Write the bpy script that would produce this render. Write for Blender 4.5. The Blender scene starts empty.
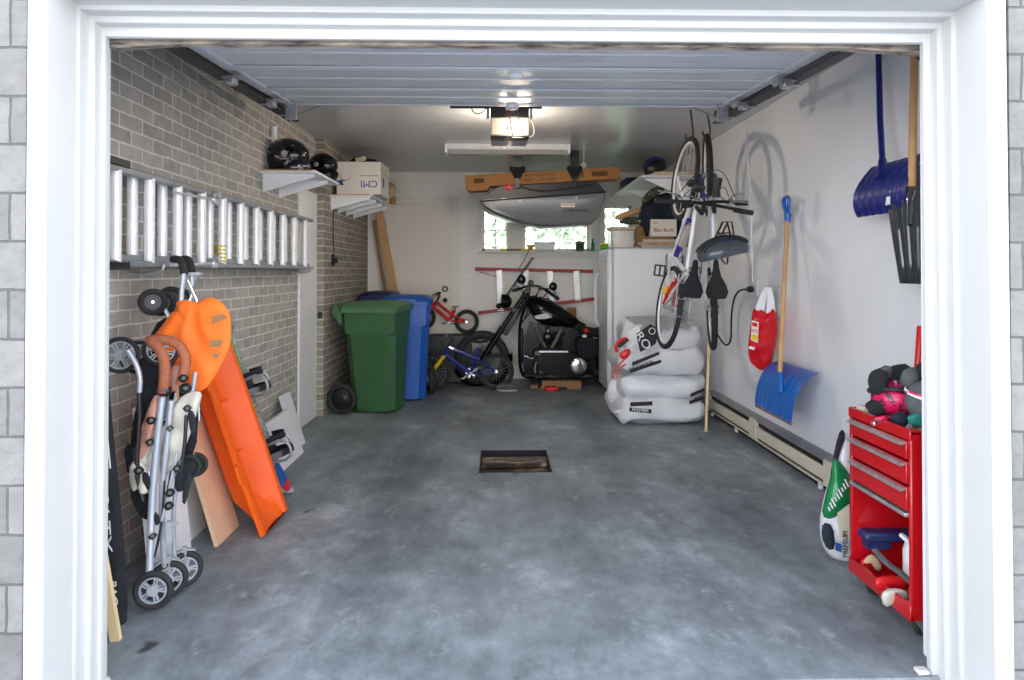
import bpy, bmesh, math, random
from mathutils import Vector as V, Matrix, Euler, noise
random.seed(7)
PI = math.pi
C = bpy.context.scene.collection
# ------------------------------------------------------------------ camera
F, HOR, YAW, CH = 683.0, 271.0, math.radians(1.26), 1.4
cs, sn = math.cos(YAW), math.sin(YAW)
cam = bpy.data.cameras.new('camera'); camo = bpy.data.objects.new('camera', cam); C.objects.link(camo)
camo.location = (0, 0, CH); camo.rotation_euler = (PI/2 + math.radians(0.6), 0, -YAW)
cam.sensor_width = 36; cam.lens = 36*F/1024
cam.shift_y = -((340-HOR) + F*math.tan(math.radians(0.6)))/1024
cam.clip_end = 300
bpy.context.scene.camera = camo

def W(px, py, Y=None, X=None, Z=None):
    """real place of something seen at px,py when one of its coordinates is known"""
    a = (px-512)/F; b = (HOR-py)/F
    d = V((a*cs+sn, -a*sn+cs, b))
    if Y is not None: t = Y/d.y
    elif X is not None: t = X/d.x
    else: t = (Z-CH)/d.z
    return V((d.x*t, d.y*t, CH+d.z*t))

# ------------------------------------------------------------------ materials
def newmat(name):
    m = bpy.data.materials.new(name); m.use_nodes = True
    nt = m.node_tree; return m, nt, nt.nodes['Principled BSDF']
def srgb(h):
    h = h.lstrip('#'); o = []
    for i in (0, 2, 4):
        c = int(h[i:i+2], 16)/255; o.append(c/12.92 if c <= .04045 else ((c+.055)/1.055)**2.4)
    return tuple(o)
def N(nt, t, **k):
    n = nt.nodes.new(t)
    for a, b in k.items(): setattr(n, a, b)
    return n
def pm(name, col, rough=.5, metal=0, var=.08, scale=12, bump=0, coat=0, spec=.5, trans=0, sheen=0, bscale=None):
    m, nt, p = newmat(name)
    if isinstance(col, str): col = srgb(col)
    p.inputs['Roughness'].default_value = rough; p.inputs['Metallic'].default_value = metal
    p.inputs['Coat Weight'].default_value = coat; p.inputs['Specular IOR Level'].default_value = spec
    p.inputs['Transmission Weight'].default_value = trans; p.inputs['Sheen Weight'].default_value = sheen
    tc = N(nt, 'ShaderNodeTexCoord'); nz = N(nt, 'ShaderNodeTexNoise')
    nz.inputs['Scale'].default_value = scale; nz.inputs['Detail'].default_value = 4
    nt.links.new(tc.outputs['Object'], nz.inputs['Vector'])
    r = N(nt, 'ShaderNodeValToRGB')
    r.color_ramp.elements[0].position = .3; r.color_ramp.elements[1].position = .7
    r.color_ramp.elements[0].color = tuple(max(0, c*(1-var)) for c in col)+(1,)
    r.color_ramp.elements[1].color = tuple(min(1, c*(1+var)) for c in col)+(1,)
    nt.links.new(nz.outputs['Fac'], r.inputs['Fac']); nt.links.new(r.outputs['Color'], p.inputs['Base Color'])
    if bump:
        b = N(nt, 'ShaderNodeBump'); b.inputs['Strength'].default_value = bump; b.inputs['Distance'].default_value = .01
        n2 = N(nt, 'ShaderNodeTexNoise'); n2.inputs['Scale'].default_value = bscale or scale*4; n2.inputs['Detail'].default_value = 6
        nt.links.new(tc.outputs['Object'], n2.inputs['Vector'])
        nt.links.new(n2.outputs['Fac'], b.inputs['Height']); nt.links.new(b.outputs['Normal'], p.inputs['Normal'])
    return m

def ramp(nt, stops):
    r = N(nt, 'ShaderNodeValToRGB'); e = r.color_ramp.elements
    while len(e) < len(stops): e.new(.5)
    for i, (p, c) in enumerate(stops):
        e[i].position = p; e[i].color = (tuple(c)+(1,)) if len(c) == 3 else c
    return r
def brickmat(name, c1, c2, mo, w, h, ms, bump=.6, rockbump=0, offx=0):
    m, nt, p = newmat(name)
    tc = N(nt, 'ShaderNodeTexCoord'); sp = N(nt, 'ShaderNodeSeparateXYZ'); ad = N(nt, 'ShaderNodeMath'); cb = N(nt, 'ShaderNodeCombineXYZ')
    nt.links.new(tc.outputs['Object'], sp.inputs[0])
    nt.links.new(sp.outputs[0], ad.inputs[0]); nt.links.new(sp.outputs[1], ad.inputs[1])
    nt.links.new(ad.outputs[0], cb.inputs[0]); nt.links.new(sp.outputs[2], cb.inputs[1])
    br = N(nt, 'ShaderNodeTexBrick'); br.inputs['Scale'].default_value = 1
    br.inputs['Brick Width'].default_value = w; br.inputs['Row Height'].default_value = h
    br.inputs['Mortar Size'].default_value = ms; br.inputs['Mortar Smooth'].default_value = .3; br.inputs['Bias'].default_value = 0
    br.inputs['Color1'].default_value = c1+(1,); br.inputs['Color2'].default_value = c2+(1,); br.inputs['Mortar'].default_value = mo+(1,)
    nzw = N(nt, 'ShaderNodeTexNoise'); nzw.inputs['Scale'].default_value = 9; mx = N(nt, 'ShaderNodeMixRGB', blend_type='LINEAR_LIGHT'); mx.inputs[0].default_value = .006
    nt.links.new(tc.outputs['Object'], nzw.inputs['Vector']); nt.links.new(cb.outputs[0], mx.inputs[1]); nt.links.new(nzw.outputs['Color'], mx.inputs[2])
    nt.links.new(mx.outputs[0], br.inputs['Vector'])
    nz = N(nt, 'ShaderNodeTexNoise'); nz.inputs['Scale'].default_value = 14; nz.inputs['Detail'].default_value = 8
    nt.links.new(tc.outputs['Object'], nz.inputs['Vector'])
    r = ramp(nt, [(.3, (.8, .8, .8)), (.7, (1.12, 1.12, 1.12))])
    nt.links.new(nz.outputs['Fac'], r.inputs['Fac'])
    m2 = N(nt, 'ShaderNodeMixRGB', blend_type='MULTIPLY'); m2.inputs[0].default_value = .7
    nt.links.new(br.outputs['Color'], m2.inputs[1]); nt.links.new(r.outputs['Color'], m2.inputs[2]); nt.links.new(m2.outputs[0], p.inputs['Base Color'])
    p.inputs['Roughness'].default_value = .9
    inv = N(nt, 'ShaderNodeMath', operation='MULTIPLY_ADD'); inv.inputs[1].default_value = -1; inv.inputs[2].default_value = 1
    nt.links.new(br.outputs['Fac'], inv.inputs[0])
    h2 = N(nt, 'ShaderNodeMath', operation='MULTIPLY_ADD'); h2.inputs[1].default_value = .25+rockbump
    nz3 = N(nt, 'ShaderNodeTexNoise'); nz3.inputs['Scale'].default_value = 18 if rockbump else 60; nz3.inputs['Detail'].default_value = 8
    nt.links.new(tc.outputs['Object'], nz3.inputs['Vector'])
    nt.links.new(nz3.outputs['Fac'], h2.inputs[0]); nt.links.new(inv.outputs[0], h2.inputs[2])
    b = N(nt, 'ShaderNodeBump'); b.inputs['Strength'].default_value = bump; b.inputs['Distance'].default_value = .01
    nt.links.new(h2.outputs[0], b.inputs['Height']); nt.links.new(b.outputs['Normal'], p.inputs['Normal'])
    return m
def emis(name, col, s):
    m, nt, p = newmat(name)
    p.inputs['Base Color'].default_value = col+(1,); p.inputs['Emission Color'].default_value = col+(1,); p.inputs['Emission Strength'].default_value = s
    return m
def glassmat(name, tint=(1, 1, 1), rough=0, alpha=.12):
    m, nt, p = newmat(name); nt.nodes.remove(p); out = nt.nodes['Material Output']
    g = N(nt, 'ShaderNodeBsdfGlossy'); g.inputs['Roughness'].default_value = rough
    t = N(nt, 'ShaderNodeBsdfTransparent'); t.inputs['Color'].default_value = tint+(1,)
    mx = N(nt, 'ShaderNodeMixShader'); mx.inputs[0].default_value = alpha
    nt.links.new(t.outputs[0], mx.inputs[1]); nt.links.new(g.outputs[0], mx.inputs[2]); nt.links.new(mx.outputs[0], out.inputs[0])
    return m

M = {}
M['white'] = pm('white_paint', (.86, .87, .88), .35, var=.03, scale=4, bump=.04, bscale=20)
M['jamb'] = pm('jamb_paint', (.56, .56, .553), .4, var=.015, scale=6, bump=.05, bscale=9)
M['door_white'] = pm('door_paint', (.78, .72, .62), .45, var=.03, scale=3)
M['frame_cream'] = pm('frame_cream', (.78, .74, .66), .45, var=.04, scale=3)
M['wall_r'] = pm('right_wall_paint', (.83, .84, .87), .45, var=.04, scale=1.6, bump=.08, bscale=7)
M['wall_b'] = pm('back_wall_paint', (.84, .81, .76), .5, var=.04, scale=1.6, bump=.05, bscale=9)
M['brick'] = brickmat('grey_brick', srgb('#a49e95'), srgb('#b5afa6'), srgb('#dcd8d2'), .208, .0715, .0058)
M['brick2'] = brickmat('pier_brick', srgb('#8a8174'), srgb('#a59b8e'), srgb('#d2cbc1'), .208, .0715, .006, offx=.1)
M['facade'] = brickmat('facade_block', srgb('#706f6d'), srgb('#84827f'), srgb('#5d5c5b'), .42, .149, .004, bump=1.0, rockbump=1.6)
M['alu'] = pm('aluminium', (.90, .90, .91), .42, .25, var=.06, scale=20)
M['alu_dull'] = pm('dull_aluminium', (.33, .34, .35), .5, .6, var=.15, scale=8)
M['chrome'] = pm('chrome', (.8, .8, .82), .12, 1, var=.03)
M['steel'] = pm('galvanised_steel', (.62, .63, .65), .35, .8, var=.15, scale=30)
M['blackp'] = pm('black_plastic', (.010, .010, .012), .38, var=.2, scale=20)
M['rubber'] = pm('black_rubber', (.02, .02, .022), .75, var=.2, scale=30, bump=.2)
M['greyp'] = pm('grey_plastic', (.38, .39, .41), .45, var=.05)
M['silver'] = pm('silver_paint', (.47, .50, .56), .35, .35, var=.05)
M['foam'] = pm('black_foam', (.02, .02, .02), .95, var=.2, scale=60, bump=.3)
M['brown_foam'] = pm('brown_foam', srgb('#9a5a3e'), .85, var=.15, scale=50, bump=.3)
M['cream_cloth'] = pm('cream_cloth', srgb('#cfc9bc'), .9, var=.12, scale=14, bump=.5, bscale=18)
M['salmon'] = pm('salmon_cloth', srgb('#b98573'), .9, var=.12, scale=14, bump=.5, bscale=20)
M['black_cloth'] = pm('black_cloth', (.012, .013, .018), .95, var=.3, scale=18, bump=.5, bscale=25)
M['navy_cloth'] = pm('navy_cloth', srgb('#1d2532'), .9, var=.3, scale=10, bump=.6, bscale=16)
M['orange_cloth'] = pm('orange_cloth', srgb('#ff7420'), .7, var=.06, scale=6, bump=.35, bscale=10)
M['orange_pl'] = pm('orange_plastic', srgb('#ec5c0c'), .45, var=.04, scale=5, spec=.3)
M['green_pl'] = pm('green_plastic', srgb('#355f3a'), .42, var=.1, scale=7, bump=.08)
M['green_lid'] = pm('green_lid_plastic', srgb('#4b7350'), .45, var=.1, scale=7)
M['blue_pl'] = pm('blue_plastic', srgb('#1b56ae'), .4, var=.08, scale=7)
M['navy_pl'] = pm('navy_plastic', srgb('#1b2d5e'), .45, var=.08, scale=7)
M['shovel_blue'] = pm('shovel_blue', srgb('#0c5fb4'), .32, var=.06, scale=14, coat=.2)
M['shovel_navy'] = pm('shovel_navy', srgb('#15206e'), .3, var=.08, scale=8, coat=.3)
M['shovel_black'] = pm('shovel_black', (.03, .036, .045), .22, var=.1, scale=8, coat=.5)
M['red'] = pm('red_enamel', srgb('#b50d18'), .3, var=.08, scale=6, coat=.3)
M['red_pl'] = pm('red_plastic', srgb('#cf1b22'), .35, var=.08, scale=10)
M['red_bag'] = pm('red_bag_film', srgb('#d0101c'), .25, var=.12, scale=14, bump=.6, bscale=14)
M['dark_red'] = pm('ladder_red', srgb('#a8282b'), .5, var=.12, scale=9)
M['wood'] = pm('pale_wood', srgb('#c79a67'), .6, var=.12, scale=9, bump=.1)
M['wood_dk'] = pm('weathered_wood', srgb('#8f6c46'), .7, var=.2, scale=9, bump=.2)
M['wood_lt'] = pm('light_lumber', srgb('#e3c999'), .6, var=.1, scale=9)
M['ply'] = pm('plywood', srgb('#ddb795'), .6, var=.06, scale=5)
M['boardw'] = pm('white_melamine', srgb('#e2e3e6'), .4, var=.03, scale=3)
M['cardboard'] = pm('cardboard', srgb('#a07040'), .8, var=.1, scale=10)
M['cardboard_dk'] = pm('cardboard_ink', srgb('#5d3c1c'), .8)
M['boxwhite'] = pm('white_cardboard', srgb('#e9e4da'), .7, var=.04, scale=5)
M['ink_blue'] = pm('blue_ink', srgb('#1d4f93'), .7)
M['ink_black'] = pm('black_ink', (.01, .01, .012), .6)
M['ink_white'] = pm('white_ink', (.85, .85, .87), .6)
M['ink_red'] = pm('red_ink', srgb('#c0392b'), .6)
M['cargo'] = pm('cargo_shell', srgb('#737476'), .3, var=.05, scale=5, bump=.05, coat=.25)
M['cargo_dk'] = pm('cargo_base', srgb('#1b1b1e'), .4, var=.1)
M['yellow'] = pm('yellow_plastic', srgb('#e3c81d'), .4)
M['yellow_brt'] = pm('yellow_paint', srgb('#e6c012'), .35)
M['green_brt'] = pm('green_glass', srgb('#127a45'), .25)
M['lime'] = pm('lime_plastic', srgb('#5cae2a'), .4)
M['bagwhite'] = pm('bag_film', srgb('#dcdde2'), .3, var=.05, scale=7, bump=1, bscale=13)
M['lightblue'] = pm('light_blue_plastic', srgb('#7fb0c4'), .4)
M['purple'] = pm('purple_enamel', srgb('#3a2a8c'), .3, coat=.4)
M['blue_en'] = pm('blue_enamel', srgb('#112f80'), .3, coat=.4)
M['white_en'] = pm('white_enamel', (.72, .73, .75), .28, coat=.3)
M['moto_black'] = pm('gloss_black', (.004, .004, .005), .2, spec=.2, coat=.1, var=.1)
M['engine'] = pm('engine_alloy', (.07, .068, .06), .4, .7, var=.3, scale=30)
M['cable'] = pm('black_cable', (.015, .015, .015), .6)
M['cream_metal'] = pm('heater_enamel', srgb('#d9d3bf'), .4, var=.06, scale=7)
M['dark'] = pm('dark_gap', (.012, .012, .014), .9)
M['track'] = pm('track_steel', (.045, .045, .05), .5, .4, var=.3, scale=15)
M['fridge'] = pm('fridge_enamel', (.86, .88, .92), .28, var=.02, scale=3, coat=.2)
M['magenta'] = pm('magenta', srgb('#d01552'), .3, coat=.4)
M['teal'] = pm('teal_cloth', srgb('#1c7f76'), .6)
M['greycloth'] = pm('grey_cloth', srgb('#5a5a5c'), .9, var=.2, scale=15, bump=.4)
M['tan'] = pm('tan_cloth', srgb('#b39a78'), .8, var=.25, scale=9, bump=.3)
M['paper'] = pm('paper', srgb('#cfc4ae'), .8, var=.08)
M['glass'] = glassmat('window_glass', (.97, .99, 1), 0, .06)
M['smoked'] = glassmat('smoked_screen', (.60, .62, .62), .02, .05)
M['frosted'] = pm('clear_plastic', srgb('#cfcac2'), .25, var=.06, scale=9, trans=.35)

# floor
def floormat():
    m, nt, p = newmat('painted_concrete')
    tc = N(nt, 'ShaderNodeTexCoord')
    def nz(s, d=6, sc=(1, 1, 1), rg=.55):
        mp = N(nt, 'ShaderNodeMapping'); mp.inputs['Scale'].default_value = sc
        n = N(nt, 'ShaderNodeTexNoise'); n.inputs['Scale'].default_value = s; n.inputs['Detail'].default_value = d; n.inputs['Roughness'].default_value = rg
        nt.links.new(tc.outputs['Object'], mp.inputs[0]); nt.links.new(mp.outputs[0], n.inputs['Vector']); return n
    a = nz(1.3, 12, (1.3, .7, 1), .68); ra = ramp(nt, [(.30, srgb('#555c61')), (.47, srgb('#787f84')), (.56, srgb('#899095')), (.68, srgb('#adb4ba'))])
    nt.links.new(a.outputs['Fac'], ra.inputs['Fac'])
    b = nz(9, 12, (1, .8, 1), .75); rb = ramp(nt, [(.33, (.66, .66, .67)), (.5, (1, 1, 1)), (.66, (1.3, 1.3, 1.32))])
    nt.links.new(b.outputs['Fac'], rb.inputs['Fac'])
    mx = N(nt, 'ShaderNodeMixRGB', blend_type='MULTIPLY'); mx.inputs[0].default_value = .8
    nt.links.new(ra.outputs[0], mx.inputs[1]); nt.links.new(rb.outputs[0], mx.inputs[2])
    # wheel tracks worn by the car, running along the room
    sp = N(nt, 'ShaderNodeSeparateXYZ'); nt.links.new(tc.outputs['Object'], sp.inputs[0])
    last = mx.outputs[0]
    d = nz(2.2, 6, (1, .35, 1))
    for cx, w in ((-.62, .30), (.86, .26)):
        s = N(nt, 'ShaderNodeMath', operation='SUBTRACT'); s.inputs[1].default_value = cx; nt.links.new(sp.outputs[0], s.inputs[0])
        ab = N(nt, 'ShaderNodeMath', operation='ABSOLUTE'); nt.links.new(s.outputs[0], ab.inputs[0])
        mr = N(nt, 'ShaderNodeMapRange', interpolation_type='SMOOTHSTEP'); mr.inputs[1].default_value = 0; mr.inputs[2].default_value = w; mr.inputs[3].default_value = 1; mr.inputs[4].default_value = 0
        nt.links.new(ab.outputs[0], mr.inputs[0])
        k = N(nt, 'ShaderNodeMath', operation='MULTIPLY'); nt.links.new(mr.outputs[0], k.inputs[0]); nt.links.new(d.outputs['Fac'], k.inputs[1])
        m3 = N(nt, 'ShaderNodeMixRGB', blend_type='MULTIPLY'); m3.inputs[2].default_value = (.55, .56, .58, 1)
        nt.links.new(k.outputs[0], m3.inputs[0]); nt.links.new(last, m3.inputs[1]); last = m3.outputs[0]
    # pale scuffs
    c = nz(6, 12, (1, .8, 1), .8); rc = ramp(nt, [(.56, (0, 0, 0)), (.68, (1, 1, 1))]); nt.links.new(c.outputs['Fac'], rc.inputs['Fac'])
    k = N(nt, 'ShaderNodeMath', operation='MULTIPLY'); k.inputs[1].default_value = .42; nt.links.new(rc.outputs[0], k.inputs[0])
    m4 = N(nt, 'ShaderNodeMixRGB'); m4.inputs[2].default_value = srgb('#c3cad1')+(1,)
    nt.links.new(k.outputs[0], m4.inputs[0]); nt.links.new(last, m4.inputs[1]); last = m4.outputs[0]
    # small dark oil spots
    e = nz(3.3, 3, (1, 1, 1), .5); re = ramp(nt, [(.70, (0, 0, 0)), (.74, (1, 1, 1))]); nt.links.new(e.outputs['Fac'], re.inputs['Fac'])
    m5 = N(nt, 'ShaderNodeMixRGB'); m5.inputs[2].default_value = (.05, .05, .05, 1)
    nt.links.new(re.outputs[0], m5.inputs[0]); nt.links.new(last, m5.inputs[1]); last = m5.outputs[0]
    nt.links.new(last, p.inputs['Base Color'])
    rr = ramp(nt, [(.3, (.42, .42, .42)), (.7, (.7, .7, .7))]); nt.links.new(b.outputs['Fac'], rr.inputs['Fac']); nt.links.new(rr.outputs[0], p.inputs['Roughness'])
    bp = N(nt, 'ShaderNodeBump'); bp.inputs['Strength'].default_value = .15; bp.inputs['Distance'].default_value = .01
    nt.links.new(b.outputs['Fac'], bp.inputs['Height']); nt.links.new(bp.outputs[0], p.inputs['Normal'])
    return m
M['floor'] = floormat()
def ceilmat(name, col, rough):
    m, nt, p = newmat(name); tc = N(nt, 'ShaderNodeTexCoord')
    mp = N(nt, 'ShaderNodeMapping'); mp.inputs['Scale'].default_value = (.4, 9, 1)
    n = N(nt, 'ShaderNodeTexNoise'); n.inputs['Scale'].default_value = 1.5; n.inputs['Detail'].default_value = 5
    nt.links.new(tc.outputs['Object'], mp.inputs[0]); nt.links.new(mp.outputs[0], n.inputs['Vector'])
    r = ramp(nt, [(.3, tuple(c*.93 for c in col)), (.7, tuple(c*1.06 for c in col))]); nt.links.new(n.outputs['Fac'], r.inputs['Fac'])
    nt.links.new(r.outputs[0], p.inputs['Base Color']); p.inputs['Roughness'].default_value = rough
    b = N(nt, 'ShaderNodeBump'); b.inputs['Strength'].default_value = .12; b.inputs['Distance'].default_value = .01
    nt.links.new(n.outputs['Fac'], b.inputs['Height']); nt.links.new(b.outputs[0], p.inputs['Normal'])
    return m
M['ceiling'] = ceilmat('ceiling_sheet', (.53, .54, .56), .24)
M['gdoor'] = ceilmat('overhead_door_paint', (.72, .745, .79), .3)
def grime():
    m, nt, p = newmat('grimy_seal'); tc = N(nt, 'ShaderNodeTexCoord')
    mp = N(nt, 'ShaderNodeMapping'); mp.inputs['Scale'].default_value = (2, 8, 12)
    n = N(nt, 'ShaderNodeTexNoise'); n.inputs['Scale'].default_value = 3; n.inputs['Detail'].default_value = 10; n.inputs['Roughness'].default_value = .7
    nt.links.new(tc.outputs['Object'], mp.inputs[0]); nt.links.new(mp.outputs[0], n.inputs['Vector'])
    r = ramp(nt, [(.34, srgb('#2b241f')), (.5, srgb('#8a8077')), (.66, srgb('#b9a891'))]); nt.links.new(n.outputs['Fac'], r.inputs['Fac'])
    nt.links.new(r.outputs[0], p.inputs['Base Color']); p.inputs['Roughness'].default_value = .85
    return m
M['grime'] = grime()
def rustmat():
    m, nt, p = newmat('rusty_grate'); tc = N(nt, 'ShaderNodeTexCoord')
    mp = N(nt, 'ShaderNodeMapping'); mp.inputs['Scale'].default_value = (2, 11, 2)
    n = N(nt, 'ShaderNodeTexNoise'); n.inputs['Scale'].default_value = 4; n.inputs['Detail'].default_value = 8
    nt.links.new(tc.outputs['Object'], mp.inputs[0]); nt.links.new(mp.outputs[0], n.inputs['Vector'])
    r = ramp(nt, [(.32, (.01, .009, .008)), (.5, srgb('#3b2a1a')), (.62, srgb('#8a6a48')), (.72, srgb('#b9bcc6'))]); nt.links.new(n.outputs['Fac'], r.inputs['Fac'])
    nt.links.new(r.outputs[0], p.inputs['Base Color']); p.inputs['Roughness'].default_value = .35
    return m
M['rust'] = rustmat()
def graphicmat(name, stops, sc=(1, 1, 1), scale=9, rough=.3):
    m, nt, p = newmat(name); tc = N(nt, 'ShaderNodeTexCoord')
    mp = N(nt, 'ShaderNodeMapping'); mp.inputs['Scale'].default_value = sc
    n = N(nt, 'ShaderNodeTexNoise'); n.inputs['Scale'].default_value = scale; n.inputs['Detail'].default_value = 2; n.inputs['Distortion'].default_value = 1.5
    nt.links.new(tc.outputs['Object'], mp.inputs[0]); nt.links.new(mp.outputs[0], n.inputs['Vector'])
    r = ramp(nt, stops); r.color_ramp.interpolation = 'CONSTANT'; nt.links.new(n.outputs['Fac'], r.inputs['Fac'])
    nt.links.new(r.outputs[0], p.inputs['Base Color']); p.inputs['Roughness'].default_value = rough
    return m
M['board_art'] = graphicmat('board_graphic', [(0, (.02, .03, .03)), (.38, srgb('#d9dde0')), (.47, (.03, .05, .05)), (.50, srgb('#c3c9cc')), (.55, srgb('#3d7a5a')), (.60, (.02, .03, .03)), (.66, srgb('#9ccc6a'))], (1, 1, .8), 22)
M['helmet_art'] = graphicmat('helmet_graphic', [(0, srgb('#c4124e')), (.47, (.02, .02, .03)), (.54, srgb('#c4124e')), (.6, srgb('#c9d6ee')), (.66, srgb('#2c50b0'))], (1, 1, 1), 12)
M['blk_helm_art'] = graphicmat('black_helmet_graphic', [(0, (.01, .01, .012)), (.60, srgb('#8fb3c9')), (.64, srgb('#b3372c')), (.67, (.01, .01, .012))], (1, 1, 2), 6, .15)
M['camo'] = graphicmat('camouflage_cloth', [(0, (.02, .03, .02)), (.45, srgb('#4a5a3a')), (.55, (.02, .02, .02)), (.62, srgb('#9aa38a'))], (1, 1, 1), 16, .8)
M['leaf'] = pm('leaf', srgb('#a9b596'), .6, var=.3, scale=3)
M['grass'] = pm('lawn', srgb('#8fa772'), .9, var=.2, scale=3)
M['drive'] = pm('driveway', (.52, .53, .55), .85, var=.08, scale=2, bump=.2)

# ------------------------------------------------------------------ mesh builder
def frame(z, xh=None):
    z = V(z).normalized(); xh = V(xh) if xh is not None else (V((1, 0, 0)) if abs(z.x) < .9 else V((0, 1, 0)))
    x = (xh - z*xh.dot(z)).normalized(); return x, z.cross(x), z
class MB:
    def __init__(s): s.v = []; s.f = []; s.mi = 0; s.fm = []
    def add(s, vs, fs):
        o = len(s.v); s.v += [V(v) for v in vs]
        for f in fs: s.f.append(tuple(i+o for i in f)); s.fm.append(s.mi)
        return s
    def box(s, c, d, x=None, y=None, z=None, bev=0):
        """centre c, full sizes d, optional axes"""
        x = V(x or (1, 0, 0)); y = V(y or (0, 1, 0)); z = V(z or (0, 0, 1)); c = V(c)
        if bev:
            b = min(bev, min(d)/2.01); hx, hy, hz = (q/2 for q in d); vs = []
            for sx in (-1, 1):
                for sy in (-1, 1):
                    for sz in (-1, 1):
                        vs += [c+x*sx*(hx-b)+y*sy*(hy-b)+z*sz*hz, c+x*sx*(hx-b)+y*sy*hy+z*sz*(hz-b), c+x*sx*hx+y*sy*(hy-b)+z*sz*(hz-b)]
            bm = bmesh.new(); [bm.verts.new(v) for v in vs]; bmesh.ops.convex_hull(bm, input=bm.verts); bm.verts.ensure_lookup_table()
            bm.verts.index_update(); s.add([v.co.copy() for v in bm.verts], [tuple(v.index for v in f.verts) for f in bm.faces]); bm.free(); return s
        vs = [c+x*(i*d[0]/2)+y*(j*d[1]/2)+z*(k*d[2]/2) for i in (-1, 1) for j in (-1, 1) for k in (-1, 1)]
        return s.add(vs, [(0, 1, 3, 2), (4, 6, 7, 5), (0, 4, 5, 1), (2, 3, 7, 6), (0, 2, 6, 4), (1, 5, 7, 3)])
    def bb(s, a, b, bev=0):
        return s.box([(a[i]+b[i])/2 for i in range(3)], [abs(b[i]-a[i]) for i in range(3)], bev=bev)
    def bar(s, p, q, w, h, up=(0, 0, 1), bev=0):
        p = V(p); q = V(q); z = (q-p); L = z.length; z.normalize(); up = V(up)
        if abs(z.dot(up)) > .98: up = V((1, 0, 0))
        y = (up-z*up.dot(z)).normalized(); x = y.cross(z)
        return s.box((p+q)/2, (w, h, L), x, y, z, bev)
    def cyl(s, p, q, r, r2=None, n=12, caps=True):
        p = V(p); q = V(q); r2 = r if r2 is None else r2; x, y, z = frame(q-p)
        vs = [p+(x*math.cos(2*PI*i/n)+y*math.sin(2*PI*i/n))*r for i in range(n)]+[q+(x*math.cos(2*PI*i/n)+y*math.sin(2*PI*i/n))*r2 for i in range(n)]
        fs = [(i, (i+1) % n, n+(i+1) % n, n+i) for i in range(n)]
        if caps: fs += [tuple(range(n))[::-1], tuple(range(n, 2*n))]
        return s.add(vs, fs)
    def tube(s, pts, r, n=8, smooth=0, flat=1):
        pts = [V(p) for p in pts]
        for _ in range(smooth):
            q = [pts[0]]
            for a, b in zip(pts, pts[1:]): q += [a*.75+b*.25, a*.25+b*.75]
            pts = q+[pts[-1]]
        rs = r if isinstance(r, (list, tuple)) else None
        m = len(pts); vs = []; px = None
        for i, p in enumerate(pts):
            t = (pts[min(i+1, m-1)]-pts[max(i-1, 0)]).normalized()
            x, y, _ = frame(t, px); px = x
            rr = r if rs is None else rs[0]+(rs[1]-rs[0])*i/(m-1)
            vs += [p+(x*math.cos(2*PI*k/n)+y*math.sin(2*PI*k/n)*flat)*rr for k in range(n)]
        fs = [(i*n+k, i*n+(k+1) % n, (i+1)*n+(k+1) % n, (i+1)*n+k) for i in range(m-1) for k in range(n)]
        fs += [tuple(range(n))[::-1], tuple(range((m-1)*n, m*n))]
        return s.add(vs, fs)
    def torus(s, c, ax, R, r, n=32, k=8, a0=0, a1=2*PI, rz=None, xh=None):
        c = V(c); x, y, z = frame(ax, xh); rz = rz or r; full = abs(a1-a0-2*PI) < 1e-6; vs = []; m = n if full else n+1
        for i in range(m):
            a = a0+(a1-a0)*i/n; d = x*math.cos(a)+y*math.sin(a)
            vs += [c+d*(R+r*math.cos(2*PI*j/k))+z*rz*math.sin(2*PI*j/k) for j in range(k)]
        fs = [(i*k+j, ((i+1) % m)*k+j, ((i+1) % m)*k+(j+1) % k, i*k+(j+1) % k) for i in range(n) for j in range(k)]
        if not full: fs += [tuple(range(k)), tuple(range((m-1)*k, m*k))[::-1]]
        return s.add(vs, fs)
    def lathe(s, c, ax, prof, n=24, a0=0, a1=2*PI, xh=None):
        """prof: list of (radius, height)"""
        c = V(c); x, y, z = frame(ax, xh); full = abs(a1-a0-2*PI) < 1e-6; m = n if full else n+1; vs = []
        for (r, h) in prof:
            vs += [c+(x*math.cos(a0+(a1-a0)*i/n)+y*math.sin(a0+(a1-a0)*i/n))*r+z*h for i in range(m)]
        fs = [(j*m+i, j*m+(i+1) % m, (j+1)*m+(i+1) % m, (j+1)*m+i) for j in range(len(prof)-1) for i in range(n)]
        if full:
            fs += [tuple(range(m))[::-1], tuple(range((len(prof)-1)*m, len(prof)*m))]
        return s.add(vs, fs)
    def ell(s, c, r, x=None, z=None, n=20, k=12, lo=-PI/2, hi=PI/2, a0=0, a1=2*PI, nz=0):
        c = V(c); X = V(x or (1, 0, 0)); Z = V(z or (0, 0, 1)); Y = Z.cross(X); vs = []
        full = abs(a1-a0-2*PI) < 1e-6; m = n if full else n+1
        for j in range(k+1):
            b = lo+(hi-lo)*j/k
            for i in range(m):
                a = a0+(a1-a0)*i/n; q = V((math.cos(b)*math.cos(a), math.cos(b)*math.sin(a), math.sin(b)))
                w = 1+nz*noise.noise(q*2.5+c*3) if nz else 1
                vs.append(c+X*q.x*r[0]*w+Y*q.y*r[1]*w+Z*q.z*r[2]*w)
        fs = [(j*m+i, j*m+(i+1) % m, (j+1)*m+(i+1) % m, (j+1)*m+i) for j in range(k) for i in range(n)]
        return s.add(vs, fs)
    def loft(s, rings, caps=True, closed=True):
        n = len(rings[0]); vs = [p for r in rings for p in r]; m = len(rings)
        rg = range(n) if closed else range(n-1)
        fs = [(i*n+k, i*n+(k+1) % n, (i+1)*n+(k+1) % n, (i+1)*n+k) for i in range(m-1) for k in rg]
        if caps and closed: fs += [tuple(range(n))[::-1], tuple(range((m-1)*n, m*n))]
        return s.add(vs, fs)
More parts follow.
